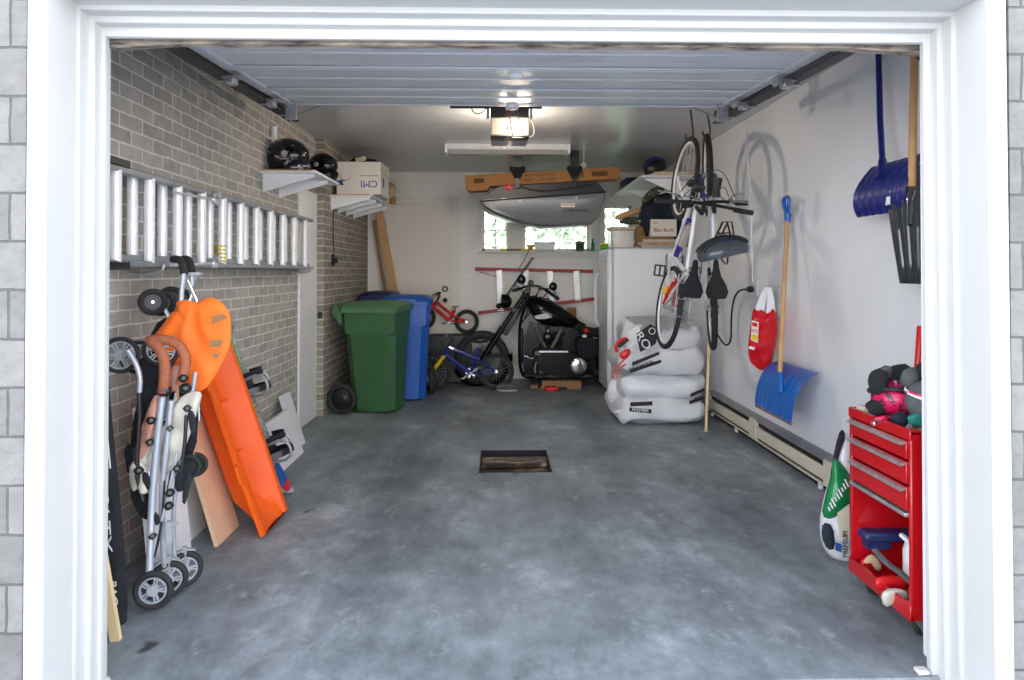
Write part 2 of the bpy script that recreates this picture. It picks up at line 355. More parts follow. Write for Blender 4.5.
    def prism(s, pts, d):
        """3D polygon swept by vector d"""
        d = V(d); return s.loft([[V(p) for p in pts], [V(p)+d for p in pts]])
    def puff(s, pts, nrm, t, rings=6, nz=.0, f=6.0, sub=1, back=1.0):
        """inflated cushion bounded by a 3D outline"""
        pts = [V(p) for p in pts]; nrm = V(nrm).normalized()
        for _ in range(sub):
            q = []
            for i in range(len(pts)):
                a, b = pts[i], pts[(i+1) % len(pts)]; q += [a*.75+b*.25, a*.25+b*.75]
            pts = q
        c = sum(pts, V())/len(pts); n = len(pts); R = []
        for sgn in (1, -1):
            for j in range(rings if sgn > 0 else rings-1, -1, -1) if sgn > 0 else range(1, rings+1):
                u = j/rings; h = t*math.sqrt(max(0, 1-(1-u)**2))*(1 if sgn > 0 else back)
                R.append([p.lerp(c, u*.97)+nrm*sgn*(h+(nz*noise.noise(p.lerp(c, u)*f) if j else 0)) for p in pts])
        return s.loft(R)
    def grid(s, fn, nu, nv, th=None):
        """surface fn(u,v)->point; th gives thickness along normal"""
        P = [[V(fn(i/nu, j/nv)) for j in range(nv+1)] for i in range(nu+1)]; k = nv+1
        vs = [p for r in P for p in r]; fs = [(i*k+j, (i+1)*k+j, (i+1)*k+j+1, i*k+j+1) for i in range(nu) for j in range(nv)]
        if th:
            Nn = []
            for i in range(nu+1):
                for j in range(nv+1):
                    a = P[min(i+1, nu)][j]-P[max(i-1, 0)][j]; b = P[i][min(j+1, nv)]-P[i][max(j-1, 0)]; Nn.append(a.cross(b).normalized())
            o = len(vs); vs += [v-n*th for v, n in zip(vs, Nn)]; fs2 = [tuple(q+o for q in f[::-1]) for f in fs]
            ed = []
            for i in range(nu): ed += [(i*k, (i+1)*k), ((i+1)*k+nv, i*k+nv)]
            for j in range(nv): ed += [(j+1, j), (nu*k+j, nu*k+j+1)]
            fs = fs+fs2+[(b, a, a+o, b+o) for a, b in ed]
        return s.add(vs, fs)
    def build(s, name, mat, parent=None, smooth=None, kind=None, label=None):
        me = bpy.data.meshes.new(name); base = BASE.get(parent.as_pointer(), V()) if parent else V()
        if not parent and kind != 'structure':
            base = V(((min(v.x for v in s.v)+max(v.x for v in s.v))/2, (min(v.y for v in s.v)+max(v.y for v in s.v))/2, min(v.z for v in s.v)))
        me.from_pydata([v-base for v in s.v], [], s.f)
        bm = bmesh.new(); bm.from_mesh(me); bmesh.ops.recalc_face_normals(bm, faces=bm.faces)
        ang = math.radians(38 if smooth is None else smooth)
        for e in bm.edges:
            if len(e.link_faces) == 2: e.smooth = e.calc_face_angle(0) < ang
        for f in bm.faces: f.smooth = True
        bm.to_mesh(me); bm.free()
        mats = mat if isinstance(mat, (list, tuple)) else [mat]
        for m in mats: me.materials.append(M[m])
        if len(mats) > 1: me.polygons.foreach_set('material_index', s.fm)
        o = bpy.data.objects.new(name, me); C.objects.link(o)
        if parent: o.parent = parent; BASE[o.as_pointer()] = base
        else: BASE[o.as_pointer()] = base; o.location = base
        if kind: o['kind'] = kind
        if label: o['label'] = label
        return o
BASE = {}
KEEP = []
def thing(name, label, cat, loc=(0, 0, 0), group=None):
    o = bpy.data.objects.new(name, None); C.objects.link(o); o.location = loc; o.empty_display_size = .05
    o['label'] = label; o['category'] = cat
    if group: o['group'] = group
    BASE[o.as_pointer()] = V(loc); KEEP.append(o); return o
def tag(o, label, cat, group=None):
    o['label'] = label; o['category'] = cat
    if group: o['group'] = group
    return o
def struct(name, mb, mat): return mb.build(name, mat, kind='structure')
def copy_tree(o, parent=None):
    c = o.copy(); C.objects.link(c); c.parent = parent
    for ch in [k for k in bpy.data.objects if k.parent == o]: copy_tree(ch, c)
    return c
def text(name, s, size, mat, parent, loc, xd, yd, ext=.001, width=None, kind=None, bold=.0):
    """lettering: xd reading direction, yd up direction"""
    cu = bpy.data.curves.new(name, 'FONT'); cu.body = s; cu.size = size; cu.extrude = ext; cu.offset = bold; cu.align_x = 'CENTER'; cu.align_y = 'CENTER'
    t = bpy.data.objects.new(name, cu); me = bpy.data.meshes.new_from_object(t); bpy.data.objects.remove(t)
    xd = V(xd).normalized(); yd = V(yd); yd = (yd-xd*yd.dot(xd)).normalized(); zd = xd.cross(yd)
    xs = [v.co.x for v in me.vertices]; k = 1
    if width: k = width/(max(xs)-min(xs))
    base = BASE.get(parent.as_pointer(), V())
    for v in me.vertices: v.co = V(loc)-base+xd*v.co.x*k+yd*v.co.y+zd*v.co.z
    me.materials.append(M[mat]); o = bpy.data.objects.new(name, me); C.objects.link(o); o.parent = parent; BASE[o.as_pointer()] = base
    return o
# ================================================================== THE SETTING
XL, XP, XR, YB, ZC = -1.76, -1.677, 2.12, 8.90, 2.69
YF = 2.12; YI = 2.35; YW = 2.46        # facade face, inner stop, room side of the front wall
PX0, PX1, PY0, PY1 = -.125, .385, 4.76, 5.34   # floor pit
m = MB()
m.bb((-2.1, 2.335, -.2), (PX0, 9.2, 0)); m.bb((PX1, 2.335, -.2), (2.4, 9.2, 0))
m.bb((PX0, 2.335, -.2), (PX1, PY0, 0)); m.bb((PX0, PY1, -.2), (PX1, 9.2, 0))
struct('floor', m, 'floor')
struct('driveway', MB().bb((-9, -5, -.3), (9, 2.335, -.012)), 'drive')
struct('ceiling', MB().bb((-2.1, YW, ZC), (2.4, 9.2, ZC+.12)), 'ceiling')
struct('wall_left', MB().bb((XL-.25, YW-.1, -.1), (XL, 9.15, ZC+.05)), 'brick')
struct('wall_left_pier', MB().bb((XL, 6.65, 0), (XP, YB, ZC)), 'brick2')
struct('wall_right', MB().bb((XR, YW-.1, -.1), (XR+.25, 9.15, ZC+.05)), 'wall_r')
# back wall around the windows and the door
wz0, wz1 = 1.66, 2.26
xa, xb = W(482, 250, Y=YB).x, W(509, 250, Y=YB).x
xc, xd_ = W(523, 250, Y=YB).x, W(590, 250, Y=YB).x
xe, xf = W(603, 250, Y=YB).x, W(632, 250, Y=YB).x
m = MB()
m.bb((XL-.1, YB, 0), (2.3, YB+.2, wz0)); m.bb((XL-.1, YB, wz1), (2.3, YB+.2, ZC+.05))
for a, b in ((XL-.1, xa), (xb, xc), (xd_, xe), (xf, 2.3)): m.bb((a, YB, wz0), (b, YB+.2, wz1))
struct('wall_back', m, 'wall_b')
# white panel set in the left wall in front of the pier
struct('trim_1', MB().bb((XL, 6.07, 0), (XL+.02, 6.648, 2.14), bev=.004), 'white')
# front wall, brick outside
m = MB()
oxl, oxr, ozt = W(25, 300, Y=YF).x, W(1010.5, 300, Y=YF).x, 2.38
m.bb((-6, YF, -.05), (oxl, YW, 3.4)); m.bb((oxr, YF, -.05), (6, YW, 3.4)); m.bb((oxl, YF, ozt), (oxr, YW, 3.4))
struct('wall_front', m, 'facade')
m = MB(); m.bb((-2.1, YW-.02, 2.27), (2.4, YW+.02, ZC)); m.bb((-2.1, YW, 0), (-1.42, YW+.02, 2.3)); m.bb((1.56, YW, 0), (2.4, YW+.02, 2.3))
struct('trim_2', m, 'wall_r')
# stepped door surround: (x inner, y front) steps
def jamb(name, pxs, lean=0):
    m = MB(); ys = [YF-.012, 2.258, 2.309, 2.35]; xo = W(pxs[0], 300, Y=ys[0]).x; ye = [2.45, 2.43, 2.41, 2.375]
    for i, p in enumerate(pxs[1:]):
        x1 = W(p, 300, Y=ys[i] if i < 3 else 2.375).x
        m.bb((min(xo, x1), ys[i], -.01), (max(xo, x1), ye[i], ozt), bev=.004)
    for v in m.v: v.x += lean*(1.1-v.z)/2.2
    struct(name, m, 'jamb')
jamb('trim_3', [25, 45, 78, 93, 108])
jamb('trim_4', [1010.5, 991, 955, 940.5, 922], .012)
m = MB()
for y, z0, ye in ((YF-.012, 2.273, 2.45), (2.258, 2.255, 2.43), (2.309, 2.232, 2.41), (2.35, 2.198, 2.375)):
    m.bb((-1.44, y+.0016, z0), (1.57, ye-.002, 2.376), bev=.004)
struct('trim_5', m, 'jamb')
# peeled feet of the jambs
m = MB(); m.bb((-1.36, 2.34, 0), (-1.315, 2.378, .018), bev=.006); m.bb((1.455, 2.34, 0), (1.50, 2.378, .018), bev=.006)
struct('trim_6', m, 'jamb')
# roof and outside mass so that the room is dark but for its openings
struct('roof', MB().bb((-6, YF, 3.4), (6, 9.4, 3.5)), 'grime')
# ---- back windows
def sash(name, a, b, mull):
    fr = MB(); t = .035
    fr.bb((a-.045, YB-.025, wz0-.09), (b+.045, YB+.02, wz0)); fr.bb((a-.045, YB-.025, wz1), (b+.045, YB+.02, wz1+.06))
    fr.bb((a-.045, YB-.025, wz0), (a, YB+.02, wz1)); fr.bb((b, YB-.025, wz0), (b+.045, YB+.02, wz1))
    fr.bb((a, YB+.05, wz0), (a+t, YB+.09, wz1)); fr.bb((b-t, YB+.05, wz0), (b, YB+.09, wz1))
    fr.bb((a, YB+.05, wz0), (b, YB+.09, wz0+t)); fr.bb((a, YB+.05, wz1-t), (b, YB+.09, wz1))
    o = struct(name, fr, 'frame_cream')
    MB().bb((a+t, YB+.066, wz0+t), (b-t, YB+.072, wz1-t)).build('window_pane', 'glass', o)
    if mull:
        g = MB(); c = (a+b)/2; g.bb((c-.006, YB+.055, wz0+t), (c+.006, YB+.064, wz1-t))
        for z in (1.935, 2.14): g.bb((a+t, YB+.055, z-.006), (b-t, YB+.064, z+.006))
        g.build('glazing_bars', 'greyp', o)
    return o
w1 = sash('window_1', xa, xb, True); sash('window_2', xc, xd_, False); sash('window_3', xe, xf, False)
MB().bar(((xa+xb)/2-.08, YB+.03, wz0+.04), ((xa+xb)/2+.04, YB+.0, wz0+.055), .015, .012).build('window_crank', 'frame_cream', w1)
struct('window_sill', MB().bb((xa-.05, YB-.10, wz0-.03), (xf+.02, YB+.05, wz0-.004), bev=.004), 'frame_cream')
# ---- back door
d0, d1 = W(387, 300, Y=YB).x, W(452, 300, Y=YB).x; dz = 2.262
door = struct('door_1', MB().bb((d0, YB-.03, .15), (d1, YB+.0, dz), bev=.003), 'door_white')
m = MB(); m.bb((d0-.1, YB-.02, 0), (d0-.012, YB, dz+.1)); m.bb((d1+.012, YB-.02, 0), (d1+.1, YB, dz+.1)); m.bb((d0-.1, YB-.022, dz+.012), (d1+.1, YB, dz+.1))
m.build('door_frame', 'frame_cream', door)
MB().bb((d0, YB-.01, .05), (d1, YB, .15)).build('threshold', 'wood_dk', door)
for z in (1.95, 1.3, .45): MB().cyl((d0-.004, YB-.036, z-.045), (d0-.004, YB-.036, z+.045), .008).build('hinge', 'steel', door)
k = W(445.5, 300, Y=YB-.04)
m = MB(); m.cyl(k+V((0, .02, 0)), k+V((0, -.03, 0)), .018); m.ell(k+V((0, -.05, 0)), (.03, .025, .03)); m.build('door_handle', 'blackp', door)
k2 = W(445, 289, Y=YB-.04); MB().torus(k2, (0, 1, 0), .03, .009).build('deadbolt', 'blackp', door)
# wall panel battens beside the door
struct('trim_7', MB().bb((W(373, 300, Y=YB).x-.03, YB-.012, 0), (W(378, 300, Y=YB).x, YB, ZC)), 'wall_b')
struct('trim_8', MB().bb((W(462, 300, Y=YB).x, YB-.012, 0), (W(466, 300, Y=YB).x, YB, ZC)), 'wall_b')
# ---- overhead door, open on its tracks
dx0, dx1 = -1.40, 1.54
ys = [2.50, 2.97, 3.50, 4.02, 4.53]; zs = [2.27, 2.405, 2.43, 2.46, 2.492]
gd = MB().bb((dx0, 2.43, 2.268), (dx1, 2.515, 2.28)).build('door_2', 'gdoor', kind='structure')
for i in range(4):
    a = V((0, ys[i]+.004, zs[i])); b = V((0, ys[i+1]-.004, zs[i+1])); t = (b-a).normalized(); up = V((0, -t.z, t.y)); m = MB()
    c = (a+b)/2; L = (b-a).length; X0 = (dx0+dx1)/2; Wd = dx1-dx0
    m.box((X0, c.y, c.z+.02), (Wd, L, .012), y=t, z=up)
    for q, w, h in ((0, .03, .010), (1, .03, .010)):
        p = a+t*(w/2) if q == 0 else b-t*(w/2)
        m.box((X0, p.y, p.z+.006), (Wd, w, h), y=t, z=up, bev=.004)
    p = a+t*(L*.5); m.box((X0, p.y, p.z+.012), (Wd, .02, .008), y=t, z=up, bev=.003)
    for q in (0, 1):
        xx = dx0+.03 if q == 0 else dx1-.03; m.box((xx, c.y, c.z+.008), (.06, L, .012), y=t, z=up)
    m.build('door_panel', 'gdoor', gd)
n = 60; top = []; bot = []
m = MB(); rr = []
for i in range(n+1):
    x = dx0+(dx1-dx0)*i/n; e = abs(i/n-.5)*2; low = 2.194-.024*max(0, (e-.8)/.2)*(1 if i < n/2 else .7)+.003*noise.noise(V((x*7, 0, 0)))
    rr.append([V((x, 2.398, low)), V((x, 2.425, low-.004)), V((x, 2.435, 2.275)), V((x, 2.398, 2.275))])
m.loft(rr).build('bottom_seal', 'grime', gd)
for sx, xs in ((-1, -1.35), (1, 1.50)):
    for y, z in ((3.57, 2.405), (4.20, 2.44)):
        h = MB(); h.box((xs+.02*sx, y, z), (.11, .07, .006)); h.cyl((xs-.02, y-.035, z-.012), (xs-.02, y+.035, z-.012), .012); h.box((xs+.03*sx, y, z-.02), (.05, .06, .035), bev=.005)
        h.cyl((xs, y, z-.02), (xs+.10*sx, y, z-.02), .006); h.build('roller_hinge', 'steel', gd)
    h = MB(); h.box((xs+.0*sx, 4.50, 2.45), (.075, .012, .12), bev=.003); h.box((xs, 4.47, 2.49), (.075, .08, .01)); h.cyl((xs, 4.5, 2.42), (xs+.09*sx, 4.5, 2.42), .006); h.build('top_bracket', 'steel', gd)
h = MB(); h.ell((W(515, 73, Y=3.55).x, 3.55, 2.42), (.045, .03, .02)); h.build('lift_handle', 'white', gd)
MB().box((W(515, 51, Y=2.4).x, 2.396, 2.225), (.10, .012, .018), bev=.003).build('lift_block', 'wood', gd)
h = MB(); xx = W(512, 90, Y=4.4).x; h.ell((xx, 4.36, 2.455), (.045, .05, .025)); h.bar((xx, 4.40, 2.50), (xx, 4.78, 2.60), .03, .008); h.build('door_arm', 'white', gd)
# ---- tracks
def track(name, x, lab, sg):
    t = thing('door_track', lab, 'door track', (x, 2.5, 2.2))
    m = MB(); pts = [(x+sg*.07, 2.49, .1), (x+sg*.07, 2.49, 2.0), (x+sg*.05, 2.53, 2.2), (x, 2.66, 2.345), (x, 2.85, 2.38), (x, 4.85, 2.46)]
    for a, b in zip(pts, pts[1:]): m.bar(a, b, .012, .055, up=(0, -1, .3)); m.bar(V(a)+V((sg*-.02, 0, 0)), V(b)+V((sg*-.02, 0, 0)), .045, .01, up=(0, -1, .3) if abs(a[2]-b[2]) > .1 else (0, 0, 1))
    m.bar((x+sg*.02, 2.85, 2.45), (x+sg*.02, 4.9, 2.53), .07, .05)
    m.build('rail', 'track', t)
    h = MB(); h.bar((x, 4.80, 2.44), (x-sg*.0, 4.80, ZC), .03, .004); h.build('hanger', 'steel', t)
    h = MB(); h.bar((x, 4.78, 2.47), (x-sg*.42, 4.9, ZC-.01), .04, .006); h.build('brace', 'alu_dull', t)
    return t
track('l', -1.44, 'dark steel door track along the left side under the ceiling', -1)
track('r', 1.585, 'dark steel door track along the right side above the hanging bicycles', 1)

# ---- outdoors behind the house
struct('ground', MB().bb((-25, 9.2, -.4), (25, 60, -.05)), 'grass')
def bush(x, y, r, h, lab, n=800):
    t = thing('garden_tree', lab, 'tree', (x, y, -.05), 'trees behind the house')
    MB().cyl((x, y, -.05), (x, y, h*.6), .14, .07).build('trunk', 'wood_dk', t)
    m = MB()
    for i in range(n):
        a = random.uniform(0, 2*PI); b = random.uniform(-1, 1); q = V((math.cos(a)*math.sqrt(1-b*b)*r, math.sin(a)*math.sqrt(1-b*b)*r, b*h*.42))*random.uniform(.45, 1)**.6
        p = V((x, y, h*.62))+q; u = V([random.uniform(-1, 1) for _ in range(3)]).normalized(); w = u.orthogonal().normalized(); s = random.uniform(.08, .17)
        m.add([p-u*s, p+w*s*.45, p+u*s, p-w*s*.45], [(0, 1, 2, 3)])
    m.build('crown', 'leaf', t)
bush(1.0, 16, 1.3, 3.3, 'pale leafy garden tree seen through the wide back window'); bush(-1.6, 19, 1.1, 3.9, 'pale leafy garden tree seen through the small barred window')
bush(4.0, 21, 1.5, 4.2, 'pale leafy garden tree seen through the window above the fridge')
BULB = (0.09, 5.1, 2.5)
# ================================================================== LEFT SIDE
# ---- aluminium extension ladder hung sideways on the brick
t = thing('extension_ladder', 'long aluminium extension ladder hung sideways on the left brick wall', 'ladder', (-1.66, 4.5, 1.41))
def lad_section(x, y0, y1, zb, zt, yr, lab):
    a = MB(); a.bb((x-.012, y0, zb), (x+.03, y1, zb+.028), bev=.004); a.bb((x-.012, y0, zb+.03), (x-.006, y1, zb+.055)); a.build('side_rail', 'alu_dull', t)
    a = MB(); a.bb((x-.012, y0, zt-.028), (x+.03, y1, zt), bev=.004); a.build('side_rail', 'alu_dull', t)
    y = yr
    while y < y1-.05:
        r = MB(); r.cyl((x+.01, y, zb+.02), (x+.01, y, zt-.02), .0235, n=14)
        r.torus((x+.01, y, zb+.036), (0, 0, 1), .021, .004, 14, 6); r.torus((x+.01, y, zt-.036), (0, 0, 1), .021, .004, 14, 6)
        r.build('rung', 'alu', t); y += .283
lad_section(-1.70, 2.58, 6.25, 1.412, 1.872, 2.636, '')
lad_section(-1.635, 2.86, 5.72, 1.418, 1.852, 2.945, '')
for z in (1.405, 1.845):
    MB().bb((-1.655, 2.80, z), (-1.60, 3.02, z+.036), bev=.005).build('end_cap', 'blackp', t)
for z in (1.80, 1.44):
    h = MB(); h.bar((-1.60, 3.40, z-.01), (-1.60, 3.95, z+.005), .012, .012); h.cyl((-1.60, 3.9, z+.03), (-1.57, 3.9, z+.03), .022); h.box((-1.595, 3.9, z), (.02, .05, .05), bev=.004); h.build('rung_lock', 'steel', t)
for yy, x in ((4.062, -1.625), (4.19, -1.69)):
    h = MB()
    for k in range(5): h.torus((x, yy, 1.46+.022*k), (.1, .05, 1), .024, .0045, 16, 6)
    h.build('rope_coil', 'yellow', t)
h = MB(); h.tube([(-1.69, 4.2, 1.55), (-1.60, 4.1, 1.50), (-1.61, 4.06, 1.47)], .005, smooth=2); h.build('rope_coil', 'yellow', t)
for y in (3.3, 5.9):
    tag(MB().tube([(-1.765, y, 1.39), (-1.70, y, 1.385), (-1.60, y, 1.395), (-1.59, y, 1.43)], .008, smooth=1).build('wall_hook', 'steel'),
        'steel wall hook under the %s end of the long ladder' % ('near' if y < 4 else 'far'), 'hook', 'hooks carrying the ladder')
# ---- stub of white pipe on the brick
tag(MB().cyl((XL+.03, 5.33, 2.36), (XL+.03, 5.33, 2.52), .022).bb((XL, 5.31, 2.42), (XL+.03, 5.35, 2.44)).build('pipe', 'white'), 'short white vertical pipe high on the brick above the helmets', 'pipe')
# ---- small items on the pier
k = W(332, 260, X=XP)
o = MB().bb((XP, k.y-.04, k.z-.06), (XP+.03, k.y+.04, k.z+.06), bev=.008).build('outlet_box', 'blackp'); tag(o, 'small black outlet box on the brick pier with a cord', 'outlet')
BASE_o = o; MB().bb((XP+.03, k.y-.025, k.z-.03), (XP+.06, k.y+.025, k.z+.02), bev=.008).build('plug', 'blackp', o)
MB().tube([(XP+.02, k.y, k.z+.05), (XP+.012, k.y-.02, k.z+.3), (XP+.01, k.y+.03, 2.2)], .005, smooth=2).build('cord', 'cable', o)
k = W(320, 315, Y=6.64); h = MB(); h.bb((k.x-.02, 6.63, k.z-.03), (k.x+.02, 6.65, k.z+.03), bev=.003); h.tube([(k.x, 6.645, k.z), (k.x+.03, 6.60, k.z-.01), (k.x+.03, 6.60, k.z+.03)], .006)
tag(h.build('latch_hook', 'blackp'), 'little black latch hook on the front of the brick pier', 'hook')

# ---- bracketed shelves
def shelf(lab, x0, x1, y0, y1, z, ys):
    t = thing('bracket_shelf', lab, 'shelf', (x0, y0, z))
    MB().bb((x0, y0, z), (x1, y1, z+.02), bev=.003).build('shelf_board', 'white', t)
    MB().bb((x0, y0-.003, z+.012), (x1-.03, y0+.002, z+.022)).build('edge_strip', 'wood', t)
    for y in ys:
        MB().prism([(x0, y, z), (x1-.03, y, z), (x1-.03, y, z-.025), (x0+.02, y, z-.13), (x0, y, z-.14)], (0, .018, 0)).build('bracket', 'white', t)
    return t
shelf('white bracketed wall shelf carrying two black motorcycle helmets', XL, -1.345, 5.09, 5.86, 2.13, (5.16, 5.55))
shelf('white bracketed wall shelf carrying a white cardboard box', XP, -1.25, 6.88, 8.05, 2.15, (6.92, 7.24, 7.62, 8.0))
# ---- helmets
def full_helmet(lab, c, s, yaw, art='moto_black', visor=True):
    t = thing('motorcycle_helmet', lab, 'helmet', (c[0], c[1], c[2]), 'motorcycle helmets on the shelf')
    cx, cy, cz = c; Y = Matrix.Rotation(yaw, 3, 'Z'); X = Y @ V((1, 0, 0)); Yv = Y @ V((0, 1, 0)); Z = V((0, 0, 1)); o = V(c)+Z*.135*s
    sh = MB(); sh.ell(o, (.165*s, .125*s, .135*s), X, Z, 28, 14, lo=-.75)
    sh.ell(o-Z*.03*s-X*.01*s, (.155*s, .118*s, .11*s), X, Z, 28, 10, lo=-1.15, hi=.2)
    sh.build('shell', art, t)
    b = MB(); rg = []
    for i in range(13):
        a = math.radians(-78+156*i/12); d = X*math.cos(a)*.175*s+Yv*math.sin(a)*.122*s; n = d.normalized(); p = o+d-Z*.085*s
        rg.append([p+Z*.035*s*(1-.25*math.cos(a)), p+n*.012*s+Z*.0, p-Z*.038*s, p-n*.025*s-Z*.03*s, p-n*.025*s+Z*.025*s])
    b.loft(rg); b.build('chin_bar', art, t)
    v = MB(); v.ell(o+Z*.005*s, (.172*s, .129*s, .125*s), X, Z, 16, 6, lo=-.42, hi=.42, a0=-1.25, a1=1.25); v.build('visor', 'smoked' if visor else 'blackp', t)
    v = MB(); v.ell(o+Z*.005*s, (.15*s, .11*s, .1*s), X, Z, 16, 6, lo=-.5, hi=.5, a0=-1.3, a1=1.3); v.build('liner', 'greycloth', t)
    for sg in (-1, 1): MB().cyl(o+Yv*sg*.12*s+X*.045*s, o+Yv*sg*.136*s+X*.045*s, .022*s).build('visor_pivot', 'greyp', t)
    MB().torus(o-Z*.115*s, Z, .10*s, .012*s, 24, 6).build('neck_trim', 'rubber', t)
    return t
k = W(287, 173, Y=5.32); h1 = full_helmet('large black full-face motorcycle helmet at the near end of the left shelf', (k.x, 5.32, 2.152), 1.02, math.radians(-12), 'blk_helm_art')
kk = V((k.x, 5.32, 2.152)); MB().prism([kk+V((.05, -.12, .03)), kk+V((.14, -.105, .035)), kk+V((.13, -.108, .055)), kk+V((.06, -.12, .055))], (0, -.008, 0)).build('emblem', 'ink_white', h1)
k = W(322, 173, Y=5.66); full_helmet('black motorcycle helmet behind the larger one on the left shelf', (k.x+.0, 5.66, 2.152), .82, math.radians(-30), 'moto_black')
# ---- carton
t = thing('cardboard_carton', 'white cardboard carton with blue lettering upside down on the far left shelf', 'box', (-1.41, 7.25, 2.172))
bx0, bx1, by0, by1, bz0, bz1 = -1.63, -1.175, 6.96, 7.45, 2.172, 2.505
m = MB(); m.bb((bx0, by0, bz0), (bx1, by0+.006, bz1)); m.bb((bx0, by1-.006, bz0), (bx1, by1, bz1)); m.bb((bx0, by0, bz0), (bx0+.006, by1, bz1)); m.bb((bx1-.006, by0, bz0), (bx1, by1, bz1)); m.bb((bx0, by0, bz0), (bx1, by1, bz0+.006))
m.build('body', 'boxwhite', t)
m = MB(); m.bb((bx0, by0, bz1), (bx1, by0+.18, bz1+.004)); m.prism([(bx0, by1, bz1), (bx1, by1, bz1), (bx1, by1+.12, bz1+.05), (bx0, by1+.12, bz1+.05)], (0, 0, .004)); m.prism([(bx1, by0+.05, bz1), (bx1, by1-.05, bz1), (bx1+.02, by1-.05, bz1-.11), (bx1+.02, by0+.05, bz1-.11)], (.004, 0, 0)); m.build('flap', 'boxwhite', t)
text('lettering', 'CMI', .10, 'ink_blue', t, (bx1-.125, by0-.002, bz0+.115), (-1, 0, 0), (.12, 0, -1), width=.165)
m = MB(); m.bb((bx0+.24, by0-.002, bz0+.192), (bx1-.03, by0, bz0+.198)); m.build('printed_line', 'ink_red', t)
m = MB(); m.torus((bx0+.09, by0-.001, bz0+.19), (0, 1, 0), .045, .003, 20, 4, a0=.3, a1=3.6); m.prism([(bx0, by0-.002, bz0+.10), (bx0+.08, by0-.002, bz0+.10), (bx0+.06, by0-.002, bz0+.13), (bx0+.09, by0-.002, bz0+.155), (bx0+.03, by0-.002, bz0+.15), (bx0, by0-.002, bz0+.13)], (0, .001, 0)); m.build('printed_logo', 'ink_blue', t)
m = MB(); m.prism([(bx1+.002, by0+.08, bz0+.09), (bx1+.002, by0+.16, bz0+.09), (bx1+.002, by0+.16, bz0+.2), (bx1+.002, by0+.08, bz0+.17)], (.001, 0, 0)); m.build('printed_logo', 'ink_blue', t)
m = MB(); m.ell((-1.42, 7.2, 2.50), (.16, .14, .085), nz=.35, n=24); m.ell((-1.55, 7.22, 2.50), (.07, .09, .05), nz=.3); tag(m.build('black_clothing', 'black_cloth'), 'crumpled black clothing sticking out of the white carton', 'clothing')
m = MB(); m.box((-1.40, 7.04, 2.548), (.11, .01, .045), x=V((1, 0, .25)).normalized(), z=V((-.25, 0, 1)).normalized(), bev=.002); tag(m.build('paper_tag', 'paper'), 'pale paper tag on the clothes in the white carton', 'paper')
m = MB(); m.puff([(-1.33, 7.55, 2.175), (-1.19, 7.6, 2.18), (-1.17, 7.75, 2.3), (-1.19, 7.8, 2.42), (-1.33, 7.7, 2.42)], (.9, -.4, 0), .05, nz=.05); tag(m.build('tan_sack', 'tan'), 'tan sack behind the white carton at the end of the shelf', 'sack')
m = MB(); m.cyl((-1.21, 7.9, 2.172), (-1.2, 7.9, 2.26), .035); m.cyl((-1.2, 7.9, 2.26), (-1.2, 7.9, 2.28), .02); tag(m.build('brown_bottle', 'wood_dk'), 'small dark brown bottle at the far end of the carton shelf', 'bottle')
# ---- planks leaning by the back door
def plank(p, q, w, h, up, mat, lab, name='wood_plank', grp=None):
    return tag(MB().bar(p, q, w, h, up, bev=.002).build(name, mat), lab, 'board', grp)
plank((-1.10, 8.74, 0), W(378, 206, Y=8.72), .095, .03, (0, 1, 0), 'wood', 'wide pale plank leaning beside the back door behind the bins')
plank((-1.24, 8.78, 0), W(375, 220, Y=8.76)+V((-.02, 0, 0)), .04, .03, (0, 1, 0), 'wood_dk', 'narrow dark plank leaning behind the wider pale one')

